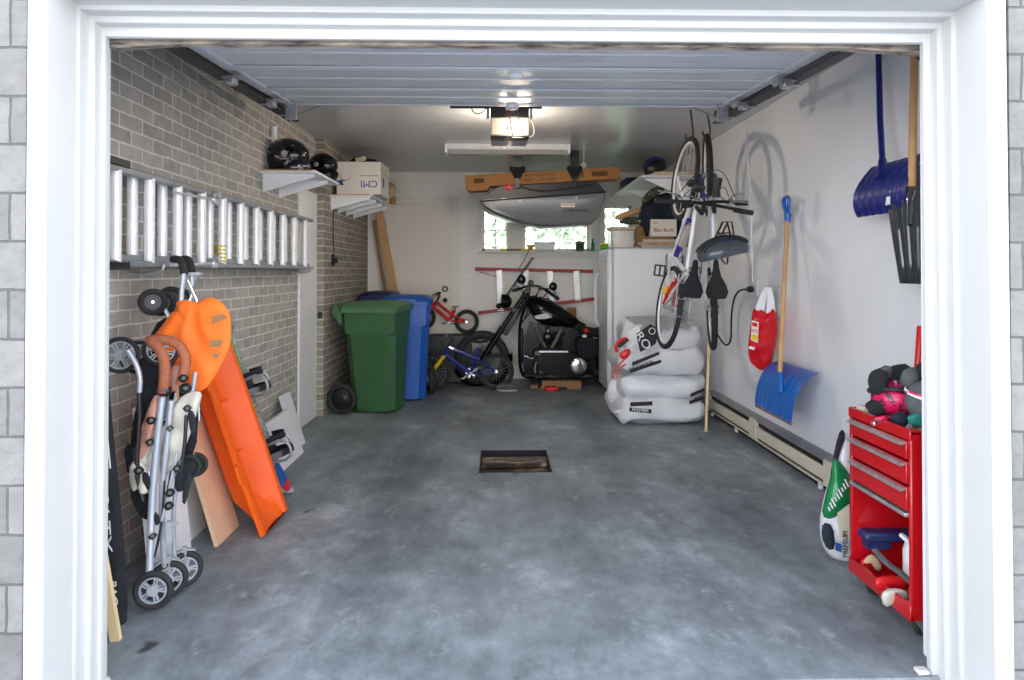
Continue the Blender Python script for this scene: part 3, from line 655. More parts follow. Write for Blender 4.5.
# ---- wheelie bins
def bin_(lab, ox, oy, yaw, w, d, h, mb, ml, wheels=True):
    """local x: from handle side to front, y: across"""
    t = thing('wheelie_bin', lab, 'bin', (ox, oy, 0)); R = Matrix.Rotation(yaw, 3, 'Z')
    def L(x, y, z): return R @ V((x, y, z))+V((ox, oy, 0))
    b = MB(); rg = []
    for z, k in ((.02, .80), (.10, .82), (h*.70, .945), (h*.715, .965), (h*.90, 1.0)):
        hx, hy = d/2*k, w/2*k; c = .075 if z < h*.71 else .035; sh = (1-k)*d*.25
        rg.append([L(x+sh, y, z) for x, y in ((-hx+c, -hy), (hx-c, -hy), (hx, -hy+c), (hx, hy-c), (hx-c, hy), (-hx+c, hy), (-hx, hy-c), (-hx, -hy+c))])
    b.loft(rg)
    for yy in (-1, 1):
        for xx in (-.12, .04): b.bar(L(xx, yy*w*.495, h*.82), L(xx, yy*w*.5, h*.88), .008, .01)
    b.build('body', mb, t)
    r = MB(); rg = []
    for z, k in ((h*.90, 1.0), (h*.90, 1.07), (h*.925, 1.09), (h*.94, 1.07)):
        hx, hy = d/2*k, w/2*k; c = .04; rg.append([L(x, y, z) for x, y in ((-hx+c, -hy), (hx-c, -hy), (hx, -hy+c), (hx, hy-c), (hx-c, hy), (-hx+c, hy), (-hx, hy-c), (-hx, -hy+c))])
    r.loft(rg).build('rim', ml, t)
    l = MB(); rg = []
    for z, k in ((h*.94, 1.10), (h*.955, 1.12), (h*.975, 1.0), (h*.995, .8), (h, .5)):
        hx, hy = d/2*k, w/2*k; c = .05; rg.append([L(x+.01, y, z) for x, y in ((-hx+c, -hy), (hx-c, -hy), (hx, -hy+c), (hx, hy-c), (hx-c, hy), (-hx+c, hy), (-hx, hy-c), (-hx, -hy+c))])
    l.loft(rg); l.bar(L(d*.56, -.1, h*.95), L(d*.56, .1, h*.95), .03, .03); l.build('lid', ml, t)
    g = MB(); hx = d/2
    g.tube([L(-hx, -w*.46, h*.88), L(-hx-.07, -w*.46, h*.95), L(-hx-.09, -w*.40, h*.97), L(-hx-.09, w*.40, h*.97), L(-hx-.07, w*.46, h*.95), L(-hx, w*.46, h*.88)], .018, smooth=1)
    g.prism([L(-hx, -w*.48, h*.78), L(-hx, -w*.48, h*.90), L(-hx-.08, -w*.48, h*.95), L(-hx-.1, -w*.48, h*.9)], L(0, .02, 0)-L(0, 0, 0))
    g.build('handle', ml, t)
    if wheels:
        MB().cyl(L(-hx*.92, -w*.55, .15), L(-hx*.92, w*.55, .15), .012).build('axle', 'steel', t)
        for sg in (-1, 1):
            q = MB(); c = L(-hx*.92, sg*w*.53, .15); ax = L(0, sg, 0)-L(0, 0, 0)
            q.torus(c, ax, .125, .026, 32, 8, rz=.032); tw = q.build('wheel', 'rubber', t)
            u = MB(); u.lathe(c-ax*.02, ax, [(.02, .045), (.03, .045), (.05, .03), (.095, .025), (.105, .045), (.108, 0), (.02, 0)], 24); u.build('wheel_hub', 'blackp', tw)
    return t
gb = bin_('green wheelie bin standing in front of the brick pier', -1.22, 6.98, math.radians(-10), .56, .54, 1.10, 'green_pl', 'green_lid')
bin_('blue wheelie bin to the right of the green one', -.99, 7.60, math.radians(-86), .50, .50, 1.14, 'blue_pl', 'blue_pl')
bin_('dark navy wheelie bin in the corner behind the green one', -1.40, 8.27, math.radians(-90), .40, .50, 1.16, 'navy_pl', 'navy_pl')

# ---- boards leaning on the left wall
def lean_board(lab, y0, y1, xb, zt, xt, th, mat, grp='boards leaning on the left wall', skew=0):
    x, z = (xt-xb), zt; n = V((zt, 0, -(xt-xb))).normalized()
    m = MB(); m.prism([(xb, y0, .002), (xb, y1, .002), (xt, y1+skew, zt), (xt, y0+skew, zt)], -n*th)
    return tag(m.build('leaning_board', mat), lab, 'board', grp)
lean_board('white board leaning behind the beige stroller, nearest of the boards', 3.03, 3.41, -1.50, .80, -1.58, .016, 'boardw')
lean_board('pale grey-white board between the nearest white board and the plywood', 3.43, 3.77, -1.585, .70, -1.70, .016, 'boardw')
lean_board('bare plywood board leaning left of the orange sled', 3.51, 3.80, -1.415, 1.02, -1.715, .018, 'ply')
lean_board('large low white board leaning beyond the snowboard', 4.78, 5.32, -1.49, .34, -1.60, .05, 'boardw')
lean_board('narrow off-white board leaning at the far end of the large white board', 5.42, 5.62, -1.56, .42, -1.69, .03, 'boardw', skew=.0)
# ---- sled
t = thing('plastic_sled', 'orange plastic toboggan sled standing on end against the left wall', 'sled', (-1.33, 3.8, 0))
P0 = V((-1.215, 3.79, .022)); P1 = V((-1.60, 3.79, 1.14)); U = (P1-P0).normalized(); Vv = V((0, 1, 0)); Nn = U.cross(Vv)
if Nn.x < 0: Nn = -Nn
Ls = (P1-P0).length
def sl(u, v, n): return P0+U*u+Vv*v+Nn*n
rg = []; ns = 60
for i in range(ns+1):
    f = i/ns; u = f*Ls; e = min(1, (f/.17)**.75 if f < .17 else 1); e2 = min(1, ((1-f)/.16)**.5 if f > .84 else 1); k = min(e, e2)
    hw = .162+.018*math.sin(f*PI); dp = -.12*max(.04, k); fl = .045
    st = -.018*sum(1 for g in (.36, .60, .80) if f > g)+.018
    hwb = (hw-.045)*(.80+.2*k)
    rg.append([sl(u, -hw-fl, -.012), sl(u, -hw-fl, .004), sl(u, -hw-fl*.5, .010), sl(u, -hw, .004), sl(u, -hw+.015, -.02), sl(u, -hwb+.0, dp*.75-st), sl(u, -hwb+.04, dp-st), sl(u, -.05, dp-.001-st), sl(u, -.02, dp-.002-st), sl(u, .02, dp-.002-st), sl(u, .05, dp-.001-st), sl(u, hwb-.04, dp-st), sl(u, hwb, dp*.75-st), sl(u, hw-.015, -.02), sl(u, hw, .004), sl(u, hw+fl*.5, .010), sl(u, hw+fl, .004), sl(u, hw+fl, -.012),
        sl(u, hw+.006, -.006), sl(u, hwb+.012, dp*.8), sl(u, hwb-.03, dp-.014), sl(u, -hwb+.03, dp-.014), sl(u, -hwb-.012, dp*.8), sl(u, -hw-.006, -.006)])
MB().loft(rg).build('tub', 'orange_pl', t, smooth=30)
for u in (.35, .85):
    MB().box(sl(u, -.25, .008), (.10, .045, .014), x=U, y=Vv, z=Nn, bev=.004).build('grip_pad', 'orange_pl', t)
MB().tube([sl(Ls-.04, -.12, 0), sl(Ls+.02, -.06, .02), sl(Ls+.03, .06, .02), sl(Ls-.04, .12, 0)], .005, smooth=2).build('pull_rope', 'blackp', t)
# ---- snowboard
t = thing('snowboard', 'green and white snowboard with bindings leaning right of the orange sled', 'snowboard', (-1.36, 4.2, 0))
Q0 = V((-1.325, 4.30, .0)); Q1 = V((-1.69, 4.24, 1.08)); U = (Q1-Q0).normalized(); Vv = V((-.12, 1, 0)); Vv = (Vv-U*Vv.dot(U)).normalized(); Nn = Vv.cross(U)
if Nn.x < 0: Nn = -Nn
Lb = (Q1-Q0).length
def sb(u, v, n): return Q0+U*u+Vv*v+Nn*n
rg = []
for i in range(33):
    f = i/32; u = f*Lb; e = min(f, 1-f)*Lb; hw = .125-.015*math.sin(f*PI)
    if e < .14: hw *= math.sqrt(max(.004, 1-((.14-e)/.14)**2))
    nn = .05*max(0, (.16-e)/.16)**2
    rg.append([sb(u, -hw, nn), sb(u, -hw, nn+.010), sb(u, hw, nn+.010), sb(u, hw, nn)])
MB().loft(rg).build('deck', 'board_art', t, smooth=50)
m = MB(); m.loft([[sb(u, -w_, .0125+.05*max(0, (.16-u)/.16)**2), sb(u, w_, .0125+.05*max(0, (.16-u)/.16)**2), sb(u, w_, .0135+.05*max(0, (.16-u)/.16)**2), sb(u, -w_, .0135+.05*max(0, (.16-u)/.16)**2)] for u, w_ in ((.035, .06), (.08, .10), (.16, .11), (.20, .05))]); m.build('tip_graphic', 'shovel_blue', t)
m = MB(); m.loft([[sb(u, -w_, .014+.05*max(0, (.16-u)/.16)**2), sb(u, w_, .014+.05*max(0, (.16-u)/.16)**2), sb(u, w_, .015+.05*max(0, (.16-u)/.16)**2), sb(u, -w_, .015+.05*max(0, (.16-u)/.16)**2)] for u, w_ in ((.03, .05), (.055, .085), (.075, .09))]); m.build('tip_graphic', 'red_pl', t)
m = MB()
m.bar(sb(.2, -.06, .013), sb(1.05, .03, .013), .018, .004, up=Nn); m.build('stripe_graphic', 'lime', t)
for u in (.30, .72):
    b = MB(); b.box(sb(u, 0, .02), (.13, .24, .015), x=U, y=Vv, z=Nn, bev=.005); bo = b.build('binding', 'blackp', t)
    g = MB(); g.tube([sb(u-.06, -.10, .03), sb(u-.07, -.12, .14), sb(u+.0, -.13, .17), sb(u+.06, -.11, .13), sb(u+.05, -.10, .03)], .009, smooth=1); g.build('binding_frame', 'alu_dull', bo); g = MB(); g.tube([sb(u-.06, .10, .03), sb(u-.07, .11, .12), sb(u+.05, .10, .12), sb(u+.05, .10, .03)], .009, smooth=1); g.build('binding_frame', 'alu_dull', bo)
    g = MB(); g.grid(lambda a, c: sb(u-.05+.04*c, -.11+.22*a, .03+.12*math.sin(a*PI)**.6), 12, 2, .006); g.build('strap', 'blackp', bo)
    g = MB(); g.grid(lambda a, c: sb(u+.05+.04*c, -.11+.22*a, .03+.10*math.sin(a*PI)**.6), 12, 2, .006); g.build('strap', 'black_cloth', bo)
# ---- orange cloth bag hung on the handles
out = [(174, 302), (181, 300), (187, 300), (193, 302), (198, 302), (204, 298), (213, 297), (224, 303), (231, 314), (231, 330), (228, 352), (218, 370), (209, 386), (200, 392), (190, 392), (186, 382), (177, 368), (166, 358), (152, 338), (162, 324), (168, 314), (176, 309)]
yb = 3.06
def bagfn(pts):
    """cloth sack: gathered at the top with folds running down"""
    P = [W(x, y, Y=yb) for x, y in pts]; m = MB(); m.puff(P, (.35, -1, 0), .035, rings=14, nz=.0, sub=1)
    top = W(194, 300, Y=yb)
    for v in m.v:
        d = v-top; a = math.atan2(d.x, -d.z+.02); r = d.length; front = 1 if v.y < yb else .4
        v.y += front*(.012*abs(math.sin(a*5+3*noise.noise(v*4)))*min(1, r*6)+.022*noise.noise(v*8))
    return m
m = bagfn(out)
o = m.build('orange_bag', 'orange_cloth', None, smooth=70); tag(o, 'bright orange cloth bag draped over the hanging stroller handles', 'bag')
for pts in ([(212, 316), (224, 314), (227, 318), (212, 324)], [(211, 340), (223, 340), (220, 347), (210, 347)], [(213, 353), (220, 353), (217, 358), (213, 357)]): MB().prism([W(x, y, Y=2.985) for x, y in pts], (0, .004, 0)).build('mesh_patch', 'wood_dk', o)
# ---- black umbrella stroller hung by its handles
def spoke_wheel(parent, c, ax, R, r, rimmat, tyre, spokes=5, wd=.02, fender=False, cover=False):
    c = V(c); ax = V(ax).normalized(); x, y, z = frame(ax)
    w_ = MB().torus(c, ax, R-r, r, 36, 8, rz=wd).build('wheel', tyre, parent)
    m = MB(); m.torus(c, ax, R-2.1*r, r*.35, 36, 6, rz=wd*.9)
    for i in range(spokes):
        a = 2*PI*i/spokes; d = x*math.cos(a)+y*math.sin(a); s_ = x*-math.sin(a)+y*math.cos(a)
        for off in (-.0035, .0035): m.bar(c+d*.018+s_*off, c+d*(R-2.1*r)+s_*off*2.0, .0055, wd*1.2, up=ax)
    m.cyl(c-ax*wd, c+ax*wd, .022, n=16)
    if cover: m.cyl(c-ax*wd*.6, c+ax*wd*.6, R-2.2*r, n=24)
    m.build('wheel_rim', rimmat, w_)
    return w_
t = thing('umbrella_stroller', 'folded umbrella stroller hooked on the ladder by two black handles', 'stroller', (-1.5, 3.12, .45))
ys_ = 3.12
def S(x, y, Y=ys_): return W(x, y, Y=Y)
for dx, Y in ((0, 3.10), (10, 3.2)):
    m = MB(); m.tube([S(173+dx, 259, Y+.06), S(179+dx*.9, 259, Y), S(183+dx*.75, 264, Y-.02), S(184.5+dx*.8, 274, Y-.03)], .017, smooth=2, n=10); m.build('handle', 'foam', t)
    m = MB(); m.tube([S(184+dx*.8, 272, Y-.03), S(181+dx*1.1, 300, Y-.02), S(183+dx, 380, Y), S(186+dx*.7, 462, Y+.03)], .011, smooth=1); m.build('frame_tube', 'silver', t)
m = MB(); m.tube([S(188, 280), S(197, 300), S(200, 420)], .005); m.tube([S(198, 276, 3.2), S(190, 300), S(188, 430)], .005); m.tube([S(186, 300), S(203, 304, 3.2)], .005); m.build('brace_wire', 'chrome', t)
m = MB(); m.box(S(191, 274, 3.13), (.09, .04, .015), bev=.004); m.build('handle_link', 'greyp', t)
spoke_wheel(t, S(189, 466, 3.10), (.3, -1, 0), .058, .012, 'blackp', 'rubber', 6, .013, cover=True)
spoke_wheel(t, S(196, 464, 3.26), (.3, -1, 0), .058, .012, 'blackp', 'rubber', 6, .013, cover=True)
m = MB(); m.puff([S(176, 310), S(205, 310), S(200, 400), S(197, 455), S(183, 455), S(180, 400)], (.2, -1, 0), .03, nz=.02); m.build('folded_seat', 'black_cloth', t)
# ---- black stroller chassis hung wheels-up
t = thing('stroller_chassis', 'black-wheeled folded stroller base hanging wheels-up left of the orange bag', 'stroller', (-1.55, 3.2, .8))
for x, y, Y in ((153, 302, 3.16), (162, 303, 3.26), (171, 299, 3.36), (180, 300, 3.44)):
    spoke_wheel(t, W(x, y, Y=Y), (.5, -1, 0), .062, .014, 'blackp', 'rubber', 6, .016, cover=True)
    MB().cyl(W(x, y, Y=Y-.035), W(x, y, Y=Y-.02), .006).build('axle_cap', 'chrome', t)
m = MB(); m.tube([W(163, 306, Y=3.2), W(170, 318, Y=3.2), W(174, 345, Y=3.2), W(165, 420, Y=3.2)], .010, smooth=2); m.tube([W(176, 306, Y=3.35), W(182, 330, Y=3.3), W(184, 400, Y=3.3)], .010, smooth=2); m.build('frame_tube', 'silver', t)
m = MB(); m.puff([W(x, y, Y=3.22) for x, y in ((160, 318), (178, 318), (182, 360), (170, 420), (150, 440), (142, 420), (150, 360), (148, 340))], (.3, -1, 0), .05, rings=8, nz=.05, f=9, back=.4); m.build('seat_cloth', 'black_cloth', t)

# ---- beige double-decker stroller standing folded
t = thing('stroller', 'folded silver stroller with cream cloth and brown handle standing on the floor', 'stroller', (-1.42, 2.95, 0))
def T(x, y, Y=2.88): return W(x, y, Y=Y)
wa = [((155, 588.5), 2.84, (.18, -1, 0)), ((170, 578), 2.96, (.55, -1, 0)), ((186, 568), 3.06, (.75, -1, 0))]
for (p, Y, ax) in wa:
    spoke_wheel(t, T(p[0], p[1], Y), ax, .080, .014, 'silver', 'rubber', 5, .012)
    if Y > 2.9:
        c = T(p[0], p[1], Y); x_, y_, z_ = frame(ax, (0, 0, 1)); f = MB()
        f.torus(c, ax, .088, .004, 14, 6, a0=-.5, a1=.9, rz=.018, xh=(0, 0, 1)); f.bar(c, c+V((0, 0, .10)), .02, .02); f.build('fender', 'greyp', t)
for (p, Y, ax, r) in (((121, 355), 2.92, (.22, -1, 0), .078), ((139, 357), 3.06, (.5, -1, .1), .074), ((161, 351), 3.02, (.55, -.75, .55), .076)):
    spoke_wheel(t, T(p[0], p[1], Y), ax, r, .010, 'silver', 'rubber', 6, .012)
m = MB(); m.cyl(T(121, 355, 2.9), T(141, 356, 3.07), .010); m.cyl(T(155, 588.5, 2.85), T(172, 578, 2.96), .008); m.build('axle', 'greyp', t)
for pts, r in (([T(128, 350), T(137, 364), T(141, 378), T(140, 392)], .011), ([T(163, 396), T(158, 440), T(153, 500), T(151, 575, 2.85)], .0145), ([T(172, 400), T(167, 450), T(162, 500, 2.9), T(166, 565, 2.95)], .0115), ([T(196, 372, 2.95), T(186, 440, 2.95), T(174, 500, 2.95), T(176, 560, 3.0)], .009), ([T(148, 480, 2.95), T(151, 530, 2.95), T(153, 560, 2.9)], .008)):
    MB().tube(pts, r, n=10, smooth=2).build('frame_tube', 'silver', t)
m = MB(); m.tube([T(166, 480), T(163, 520), T(157, 552)], .004); m.tube([T(172, 470), T(160, 540), T(156, 556)], .004); m.tube([T(187, 415), T(186, 440), T(181, 480)], .008); m.tube([T(140, 392), T(141, 420), T(137, 470), T(145, 500)], .010, smooth=1); m.build('folding_strut', 'blackp', t)
h = MB(); h.tube([T(148, 341), T(157, 339), T(170, 340), T(181, 346), T(186.5, 358), T(185, 372), T(181, 384)], .021, n=12, smooth=2); h.build('handle_grip', 'brown_foam', t)
h = MB(); h.tube([T(152, 342, 2.86), T(162, 350, 2.85), T(166, 366, 2.85), T(164, 392, 2.86)], .022, n=12, smooth=2); h.build('handle_grip', 'brown_foam', t)
h = MB(); h.puff([T(x, y, 2.93) for x, y in ((166, 372), (178, 362), (184, 376), (176, 392), (165, 392))], (.2, -1, 0), .03, nz=.02); h.build('grip_sleeve', 'salmon', t)
for x, y, s in ((165, 390, 1.2), (184, 378, .8), (186, 388, 1.0), (152, 420, .8), (171, 428, .6), (151, 442, .7), (178, 468, .7), (170, 505, .8), (154, 535, .7), (171, 492, .8), (140, 470, .8), (188, 408, .7)):
    m = MB(); m.box(T(x, y, 2.865), (.045*s, .04, .040*s), bev=.012); m.cyl(T(x, y, 2.85), T(x, y, 2.83), .008); m.build('joint', 'blackp', t)
def cl(name, pts, mat, Y=2.9, th=.03, nz=.03): MB().puff([T(x, y, Y) for x, y in pts], (.2, -1, 0), th, rings=8, nz=nz, f=12, sub=1, back=.6).build(name, mat, t, smooth=70)
cl('cream_cover', [(174, 404), (182, 396), (194, 391), (203, 392), (201, 402), (193, 428), (186, 448), (176, 466), (166, 477), (160, 470), (163, 440), (170, 418)], 'cream_cloth', 2.93)
cl('cream_cover', [(160, 390), (163, 396), (158, 425), (152, 452), (146, 466), (140, 470), (137, 455), (148, 430), (154, 405)], 'cream_cloth', 2.91, .018)
cl('seat_lining', [(157, 393), (160, 402), (155, 428), (148, 452), (140, 462), (137, 446), (144, 422), (151, 402)], 'salmon', 2.885, .02)
cl('cream_cover', [(131, 462), (142, 458), (150, 470), (154, 490), (146, 494), (140, 487), (134, 492), (130, 478)], 'cream_cloth', 2.9, .035, .05)
m = MB(); m.tube([T(178, 452), T(170, 490), T(163, 520)], .006); m.tube([T(150, 470), T(156, 500), T(150, 530)], .006); m.build('folding_strut', 'silver', t)
for pts in (((143, 470), (152, 474), (158, 488), (152, 492), (144, 484)), ((150, 508), (160, 512), (162, 524), (152, 524)), ((176, 470), (188, 474), (186, 490), (176, 492))): cl('black_webbing', pts, 'black_cloth', 2.88, .015, .01)
cl('storage_basket', [(131, 484), (142, 488), (154, 490), (156, 512), (150, 520), (140, 514), (133, 500)], 'black_cloth', 2.95, .04)
cl('dark_canopy', [(136, 362), (150, 352), (166, 362), (164, 392), (150, 410), (140, 440), (131, 455), (134, 420), (142, 395)], 'black_cloth', 3.0, .04)
cl('dark_canopy', [(127, 440), (134, 448), (133, 476), (127, 470)], 'black_cloth', 2.98, .02)
for pts in (((187, 408), (196, 412), (197, 432), (192, 436)), ((188, 470), (194, 474), (187, 505), (182, 500))): cl('safety_strap', pts, 'black_cloth', 2.85, .008, .0)
m = MB(); m.tube([T(167, 522), T(173, 524), T(179, 522)], .008); m.bar(T(170, 520), T(172, 540), .018, .02); m.build('foot_pedal', 'greyp', t)

# ---- ski bag and timber by the left jamb
t = thing('ski_bag', 'long black ski bag with white lettering leaning by the left door jamb', 'bag', (-1.48, 2.72, 0))
A0 = W(122, 622, Z=.0); A0.z = 0; A1 = V((-1.66, 2.80, 1.75)); U = (A1-A0).normalized(); Vd = V((.72, -.15, 0)); Vd = (Vd-U*Vd.dot(U)).normalized(); Nd = U.cross(Vd)
if Nd.y > 0: Nd = -Nd
rg = []
for i in range(21):
    f = i/20; L_ = (A1-A0).length*f; w_ = .033*(1-.2*f)*min(1, (f*12+.55)) ; d_ = .03; c = A0+U*L_+V((0, 0, 0))+Vd*.006*math.sin(f*9)
    rg.append([c+Vd*w_*math.cos(a)+Nd*d_*math.sin(a) for a in [2*PI*j/14 for j in range(14)]])
MB().loft(rg).build('bag_body', 'black_cloth', t)
tr = A0+Nd*.0315
text('lettering', 'JOOLTX', .058, 'ink_white', t, tr+U*.47-Vd*.004, -U, Vd, width=.36)
text('lettering', 'BAG', .04, 'ink_white', t, tr+U*.135+Vd*.01, -U, Vd, width=.09)
m = MB(); m.tube([A0+U*.62+Nd*.026+Vd*.032, A0+U*1.1+Nd*.026+Vd*.025, A0+U*1.6+Nd*.024+Vd*.02], .003, flat=.5); m.tube([A0+U*.62+Nd*.028-Vd*.02, A0+U*.9+Nd*.026-Vd*.03], .003); m.build('piping', 'ink_white', t)
tag(MB().bar(W(115.5, 641, Z=0)+V((0, .02, 0)), V((-1.64, 2.53, 1.5)), .036, .02, (0, 1, 0)).build('timber_strip', 'wood_lt'), 'pale strip of lumber leaning just inside the left door jamb', 'board')
# ================================================================== BACK WALL
# ---- red stepladder hung sideways
t = thing('step_ladder', 'red-railed stepladder with pale steps hung sideways under the back windows', 'ladder', W(535, 300, Y=8.8))
def G(x, y, Y): return W(x, y, Y=Y)
for a, b in (((475, 269), (593, 271.5)), ((478, 313), (594, 299))):
    m = MB(); m.bar(G(*a, 8.80), G(*b, 8.80), .042, .022, up=(0, 1, 0), bev=.003); m.bar(G(*a, 8.80)+V((0, -.02, .012)), G(*b, 8.80)+V((0, -.02, .012)), .006, .012, up=(0, 0, 1)); m.build('side_rail', 'dark_red', t)
for x, yy0, yy1 in ((499, 270, 311), (525.5, 270, 308), (549.6, 271, 305), (576, 271, 301.5)):
    p, q = G(x, yy0, 8.79), G(x+1.5, yy1, 8.79)
    m = MB(); m.bar(p, q, .075, .022, up=(0, 1, 0), bev=.003); m.bar(p+V((.036, 0, 0)), q+V((.036, 0, 0)), .006, .05, up=(0, 1, 0)); m.build('step', 'alu', t)
m = MB(); m.bar(G(480, 272, 8.77), G(497, 277, 8.77), .01, .01); m.bar(G(555, 304, 8.77), G(592, 300, 8.77), .018, .012); m.build('spreader', 'dark_red', t)
k = G(467, 272, YB); o = MB().bb((k.x-.032, YB-.008, k.z-.055), (k.x+.032, YB, k.z+.055), bev=.003).build('light_switch', 'white'); tag(o, 'white light switch plate left of the red stepladder', 'switch')
MB().bb((k.x-.008, YB-.02, k.z-.014), (k.x+.008, YB-.006, k.z+.014), bev=.002).build('toggle', 'greyp', o)
# ---- things on the window sill
sz = 1.656
def onsill(x): return W(x, 256, Y=8.84).x
o = MB().bb((onsill(501), 8.82, sz), (onsill(531), 8.85, sz+.035), bev=.004).build('spirit_level', 'yellow'); tag(o, 'yellow spirit level lying on the window sill', 'tool')
MB().bb((onsill(507), 8.817, sz+.006), (onsill(521), 8.83, sz+.026)).build('label_plate', 'blackp', o)
t = thing('tape_gun', 'bright yellow tool with a dark wire standing on the sill beside the tub', 'tool', (onsill(531), 8.82, sz))
xx = onsill(531); m = MB(); m.bb((xx-.05, 8.80, sz+.02), (xx+.03, 8.84, sz+.06), bev=.01); m.bb((xx-.03, 8.80, sz-.002), (xx+.0, 8.84, sz+.06), bev=.01); m.bb((xx-.06, 8.80, sz+.05), (xx+.05, 8.84, sz+.085), bev=.012); m.build('body', 'yellow_brt', t)
MB().tube([(xx-.02, 8.79, sz+.03), (xx-.08, 8.77, sz-.10), (xx-.16, 8.77, sz-.22)], .004, smooth=1).build('wire', 'cable', t)
t = thing('storage_tub', 'translucent white lidded tub standing on the window sill', 'tub', (onsill(544), 8.83, sz))
x0, x1 = onsill(534), onsill(555); m = MB(); m.loft([[V((x0+i, 8.80+j, z)) for i, j in ((e, e), (x1-x0-e, e), (x1-x0-e, .085-e), (e, .085-e))] for z, e in ((sz-.003, .012), (sz+.105, .0))]); m.build('body', 'frosted', t)
MB().bb((x0-.008, 8.795, sz+.105), (x1+.008, 8.892, sz+.12), bev=.004).build('lid', 'frosted', t)
t = thing('jar', 'glass jar of dark screws standing on the window sill', 'jar', (onsill(580), 8.85, sz))
c = V((onsill(580), 8.845, sz-.003)); MB().lathe(c, (0, 0, 1), [(.05, 0), (.058, .01), (.058, .09), (.052, .10)], 20).build('contents', 'camo', t); MB().lathe(c, (0, 0, 1), [(.055, .10), (.06, .102), (.06, .125), (.055, .13)], 20).build('lid', 'wood_dk', t)
t = thing('bottle', 'slim green bottle standing on the sill beside the fridge', 'bottle', (onsill(593), 8.85, sz))
c = V((onsill(592.5), 8.845, sz-.003)); MB().lathe(c, (0, 0, 1), [(.02, 0), (.026, .01), (.026, .10), (.012, .125), (.012, .15)], 16).build('body', 'green_brt', t); MB().cyl(c+V((0, 0, .15)), c+V((0, 0, .165)), .015).build('cap', 'green_brt', t)

# ---- roof box, long carton and their ceiling hangers
t = thing('roof_cargo_box', 'grey rooftop cargo box hung under the ceiling before the windows', 'cargo box', W(543, 226, Y=7.7))
yf, yk = 7.36, 8.06
prof = [(479, 201.5), (484, 207), (494, 213.5), (508, 219), (524, 223.5), (542, 226), (560, 226), (578, 224.5), (592, 224), (599, 218), (603, 206), (606, 196)]
toppt = [(606, 192), (590, 193.5), (560, 195), (530, 197), (500, 199), (484, 200)]
ring_f = [W(x, y, Y=yf) for x, y in prof+toppt]
rg = []; cc = sum(ring_f, V())/len(ring_f)
for q, sc_, dy in ((0, .90, .0), (.06, .98, .03), (.15, 1, .08), (.5, 1, .35), (.85, 1, .62), (.94, .98, .67), (1, .90, .70)):
    rg.append([V((cc.x+(p.x-cc.x)*(1-(1-sc_)*.3), yf+dy, (2.225+(p.z-2.225)*(sc_ if p.z < 2.2 else 1)))) for p in ring_f])
MB().loft(rg).build('lower_shell', 'cargo', t, smooth=50)
ring = [W(x, y, Y=yf) for x, y in ((480, 200.5), (500, 198.5), (560, 194.5), (606, 191.5), (597, 180.5), (520, 181), (505, 182), (494, 190))]
MB().prism([p+V((0, .02, 0)) for p in ring], (0, .66, 0)).build('upper_shell', 'cargo_dk', t)
m = MB(); m.tube([W(480, 201.5, Y=yf-.01), W(500, 199.5, Y=yf-.012), W(560, 195.5, Y=yf-.012), W(606, 192, Y=yf-.01)], .008, n=6); m.build('seam_trim', 'cargo_dk', t)
for x, y in ((520, 201), (576.5, 197.5)): m = MB(); m.ell(W(x, y, Y=yf-.012), (.013, .008, .013)); m.build('lock', 'ink_white', t)
m = MB(); m.tube([W(520, 186, Y=yf-.02), W(532, 190, Y=yf-.03), W(548, 191, Y=yf-.03), W(575, 187, Y=yf-.03), W(592, 184, Y=yf-.02)], .005, smooth=2); m.build('strap_cord', 'cable', t)
c = W(568, 205, Y=yf-.004); m = MB(); m.box(c, (.15, .003, .045)); m.build('badge', 'boxwhite', t); text('lettering', 'KARITEK', .035, 'ink_red', t, c+V((0, -.004, .003)), (1, 0, 0), (0, 0, 1), width=.13)
c = W(576, 210.5, Y=yf-.004); text('lettering', 'K380TN-IX1', .05, 'ink_black', t, c, (1, 0, .0), (0, 0, 1), width=.27, ext=.002)
# carton
t = thing('long_carton', 'long brown cardboard carton lying on top of the grey roof box', 'box', W(543, 178, Y=7.45))
pa, pb = W(465, 181.5, Y=7.32), W(620, 172.5, Y=7.32); U = (pb-pa).normalized(); up = V((-U.z, 0, U.x))
MB().box((pa+pb)/2+V((0, .11, 0)), ((pb-pa).length, .22, .128), x=U, y=(0, 1, 0), z=up, bev=.002).build('body', 'cardboard', t)
def oncar(x, h): p = W(x, 177, Y=7.3185); f = (p.x-pa.x)/(pb.x-pa.x); return pa.lerp(pb, f)+V((0, -.0015, 0))+up*h
text('lettering', 'ROOF RACK BOX', .045, 'cardboard_dk', t, oncar(541, .026), U, up, width=.34)
text('lettering', 'SPORT 2 CARRY BARS', .04, 'cardboard_dk', t, oncar(541, -.028), U, up, width=.34)
m = MB(); m.box(oncar(600, .0), (.17, .003, .05), x=U, z=up); m.box(oncar(479, 0), (.11, .003, .05), x=U, z=up); m.prism([oncar(582, .04), oncar(584, .035), oncar(583, -.03), oncar(581.5, -.03)], (0, .001, 0)); m.build('printed_mark', 'cardboard_dk', t)
MB().prism([W(465, 187, Y=7.32), W(490, 186, Y=7.32), W(487, 190, Y=7.32), W(469, 191, Y=7.33)], (0, .2, 0)).build('open_flap', 'cardboard', t)
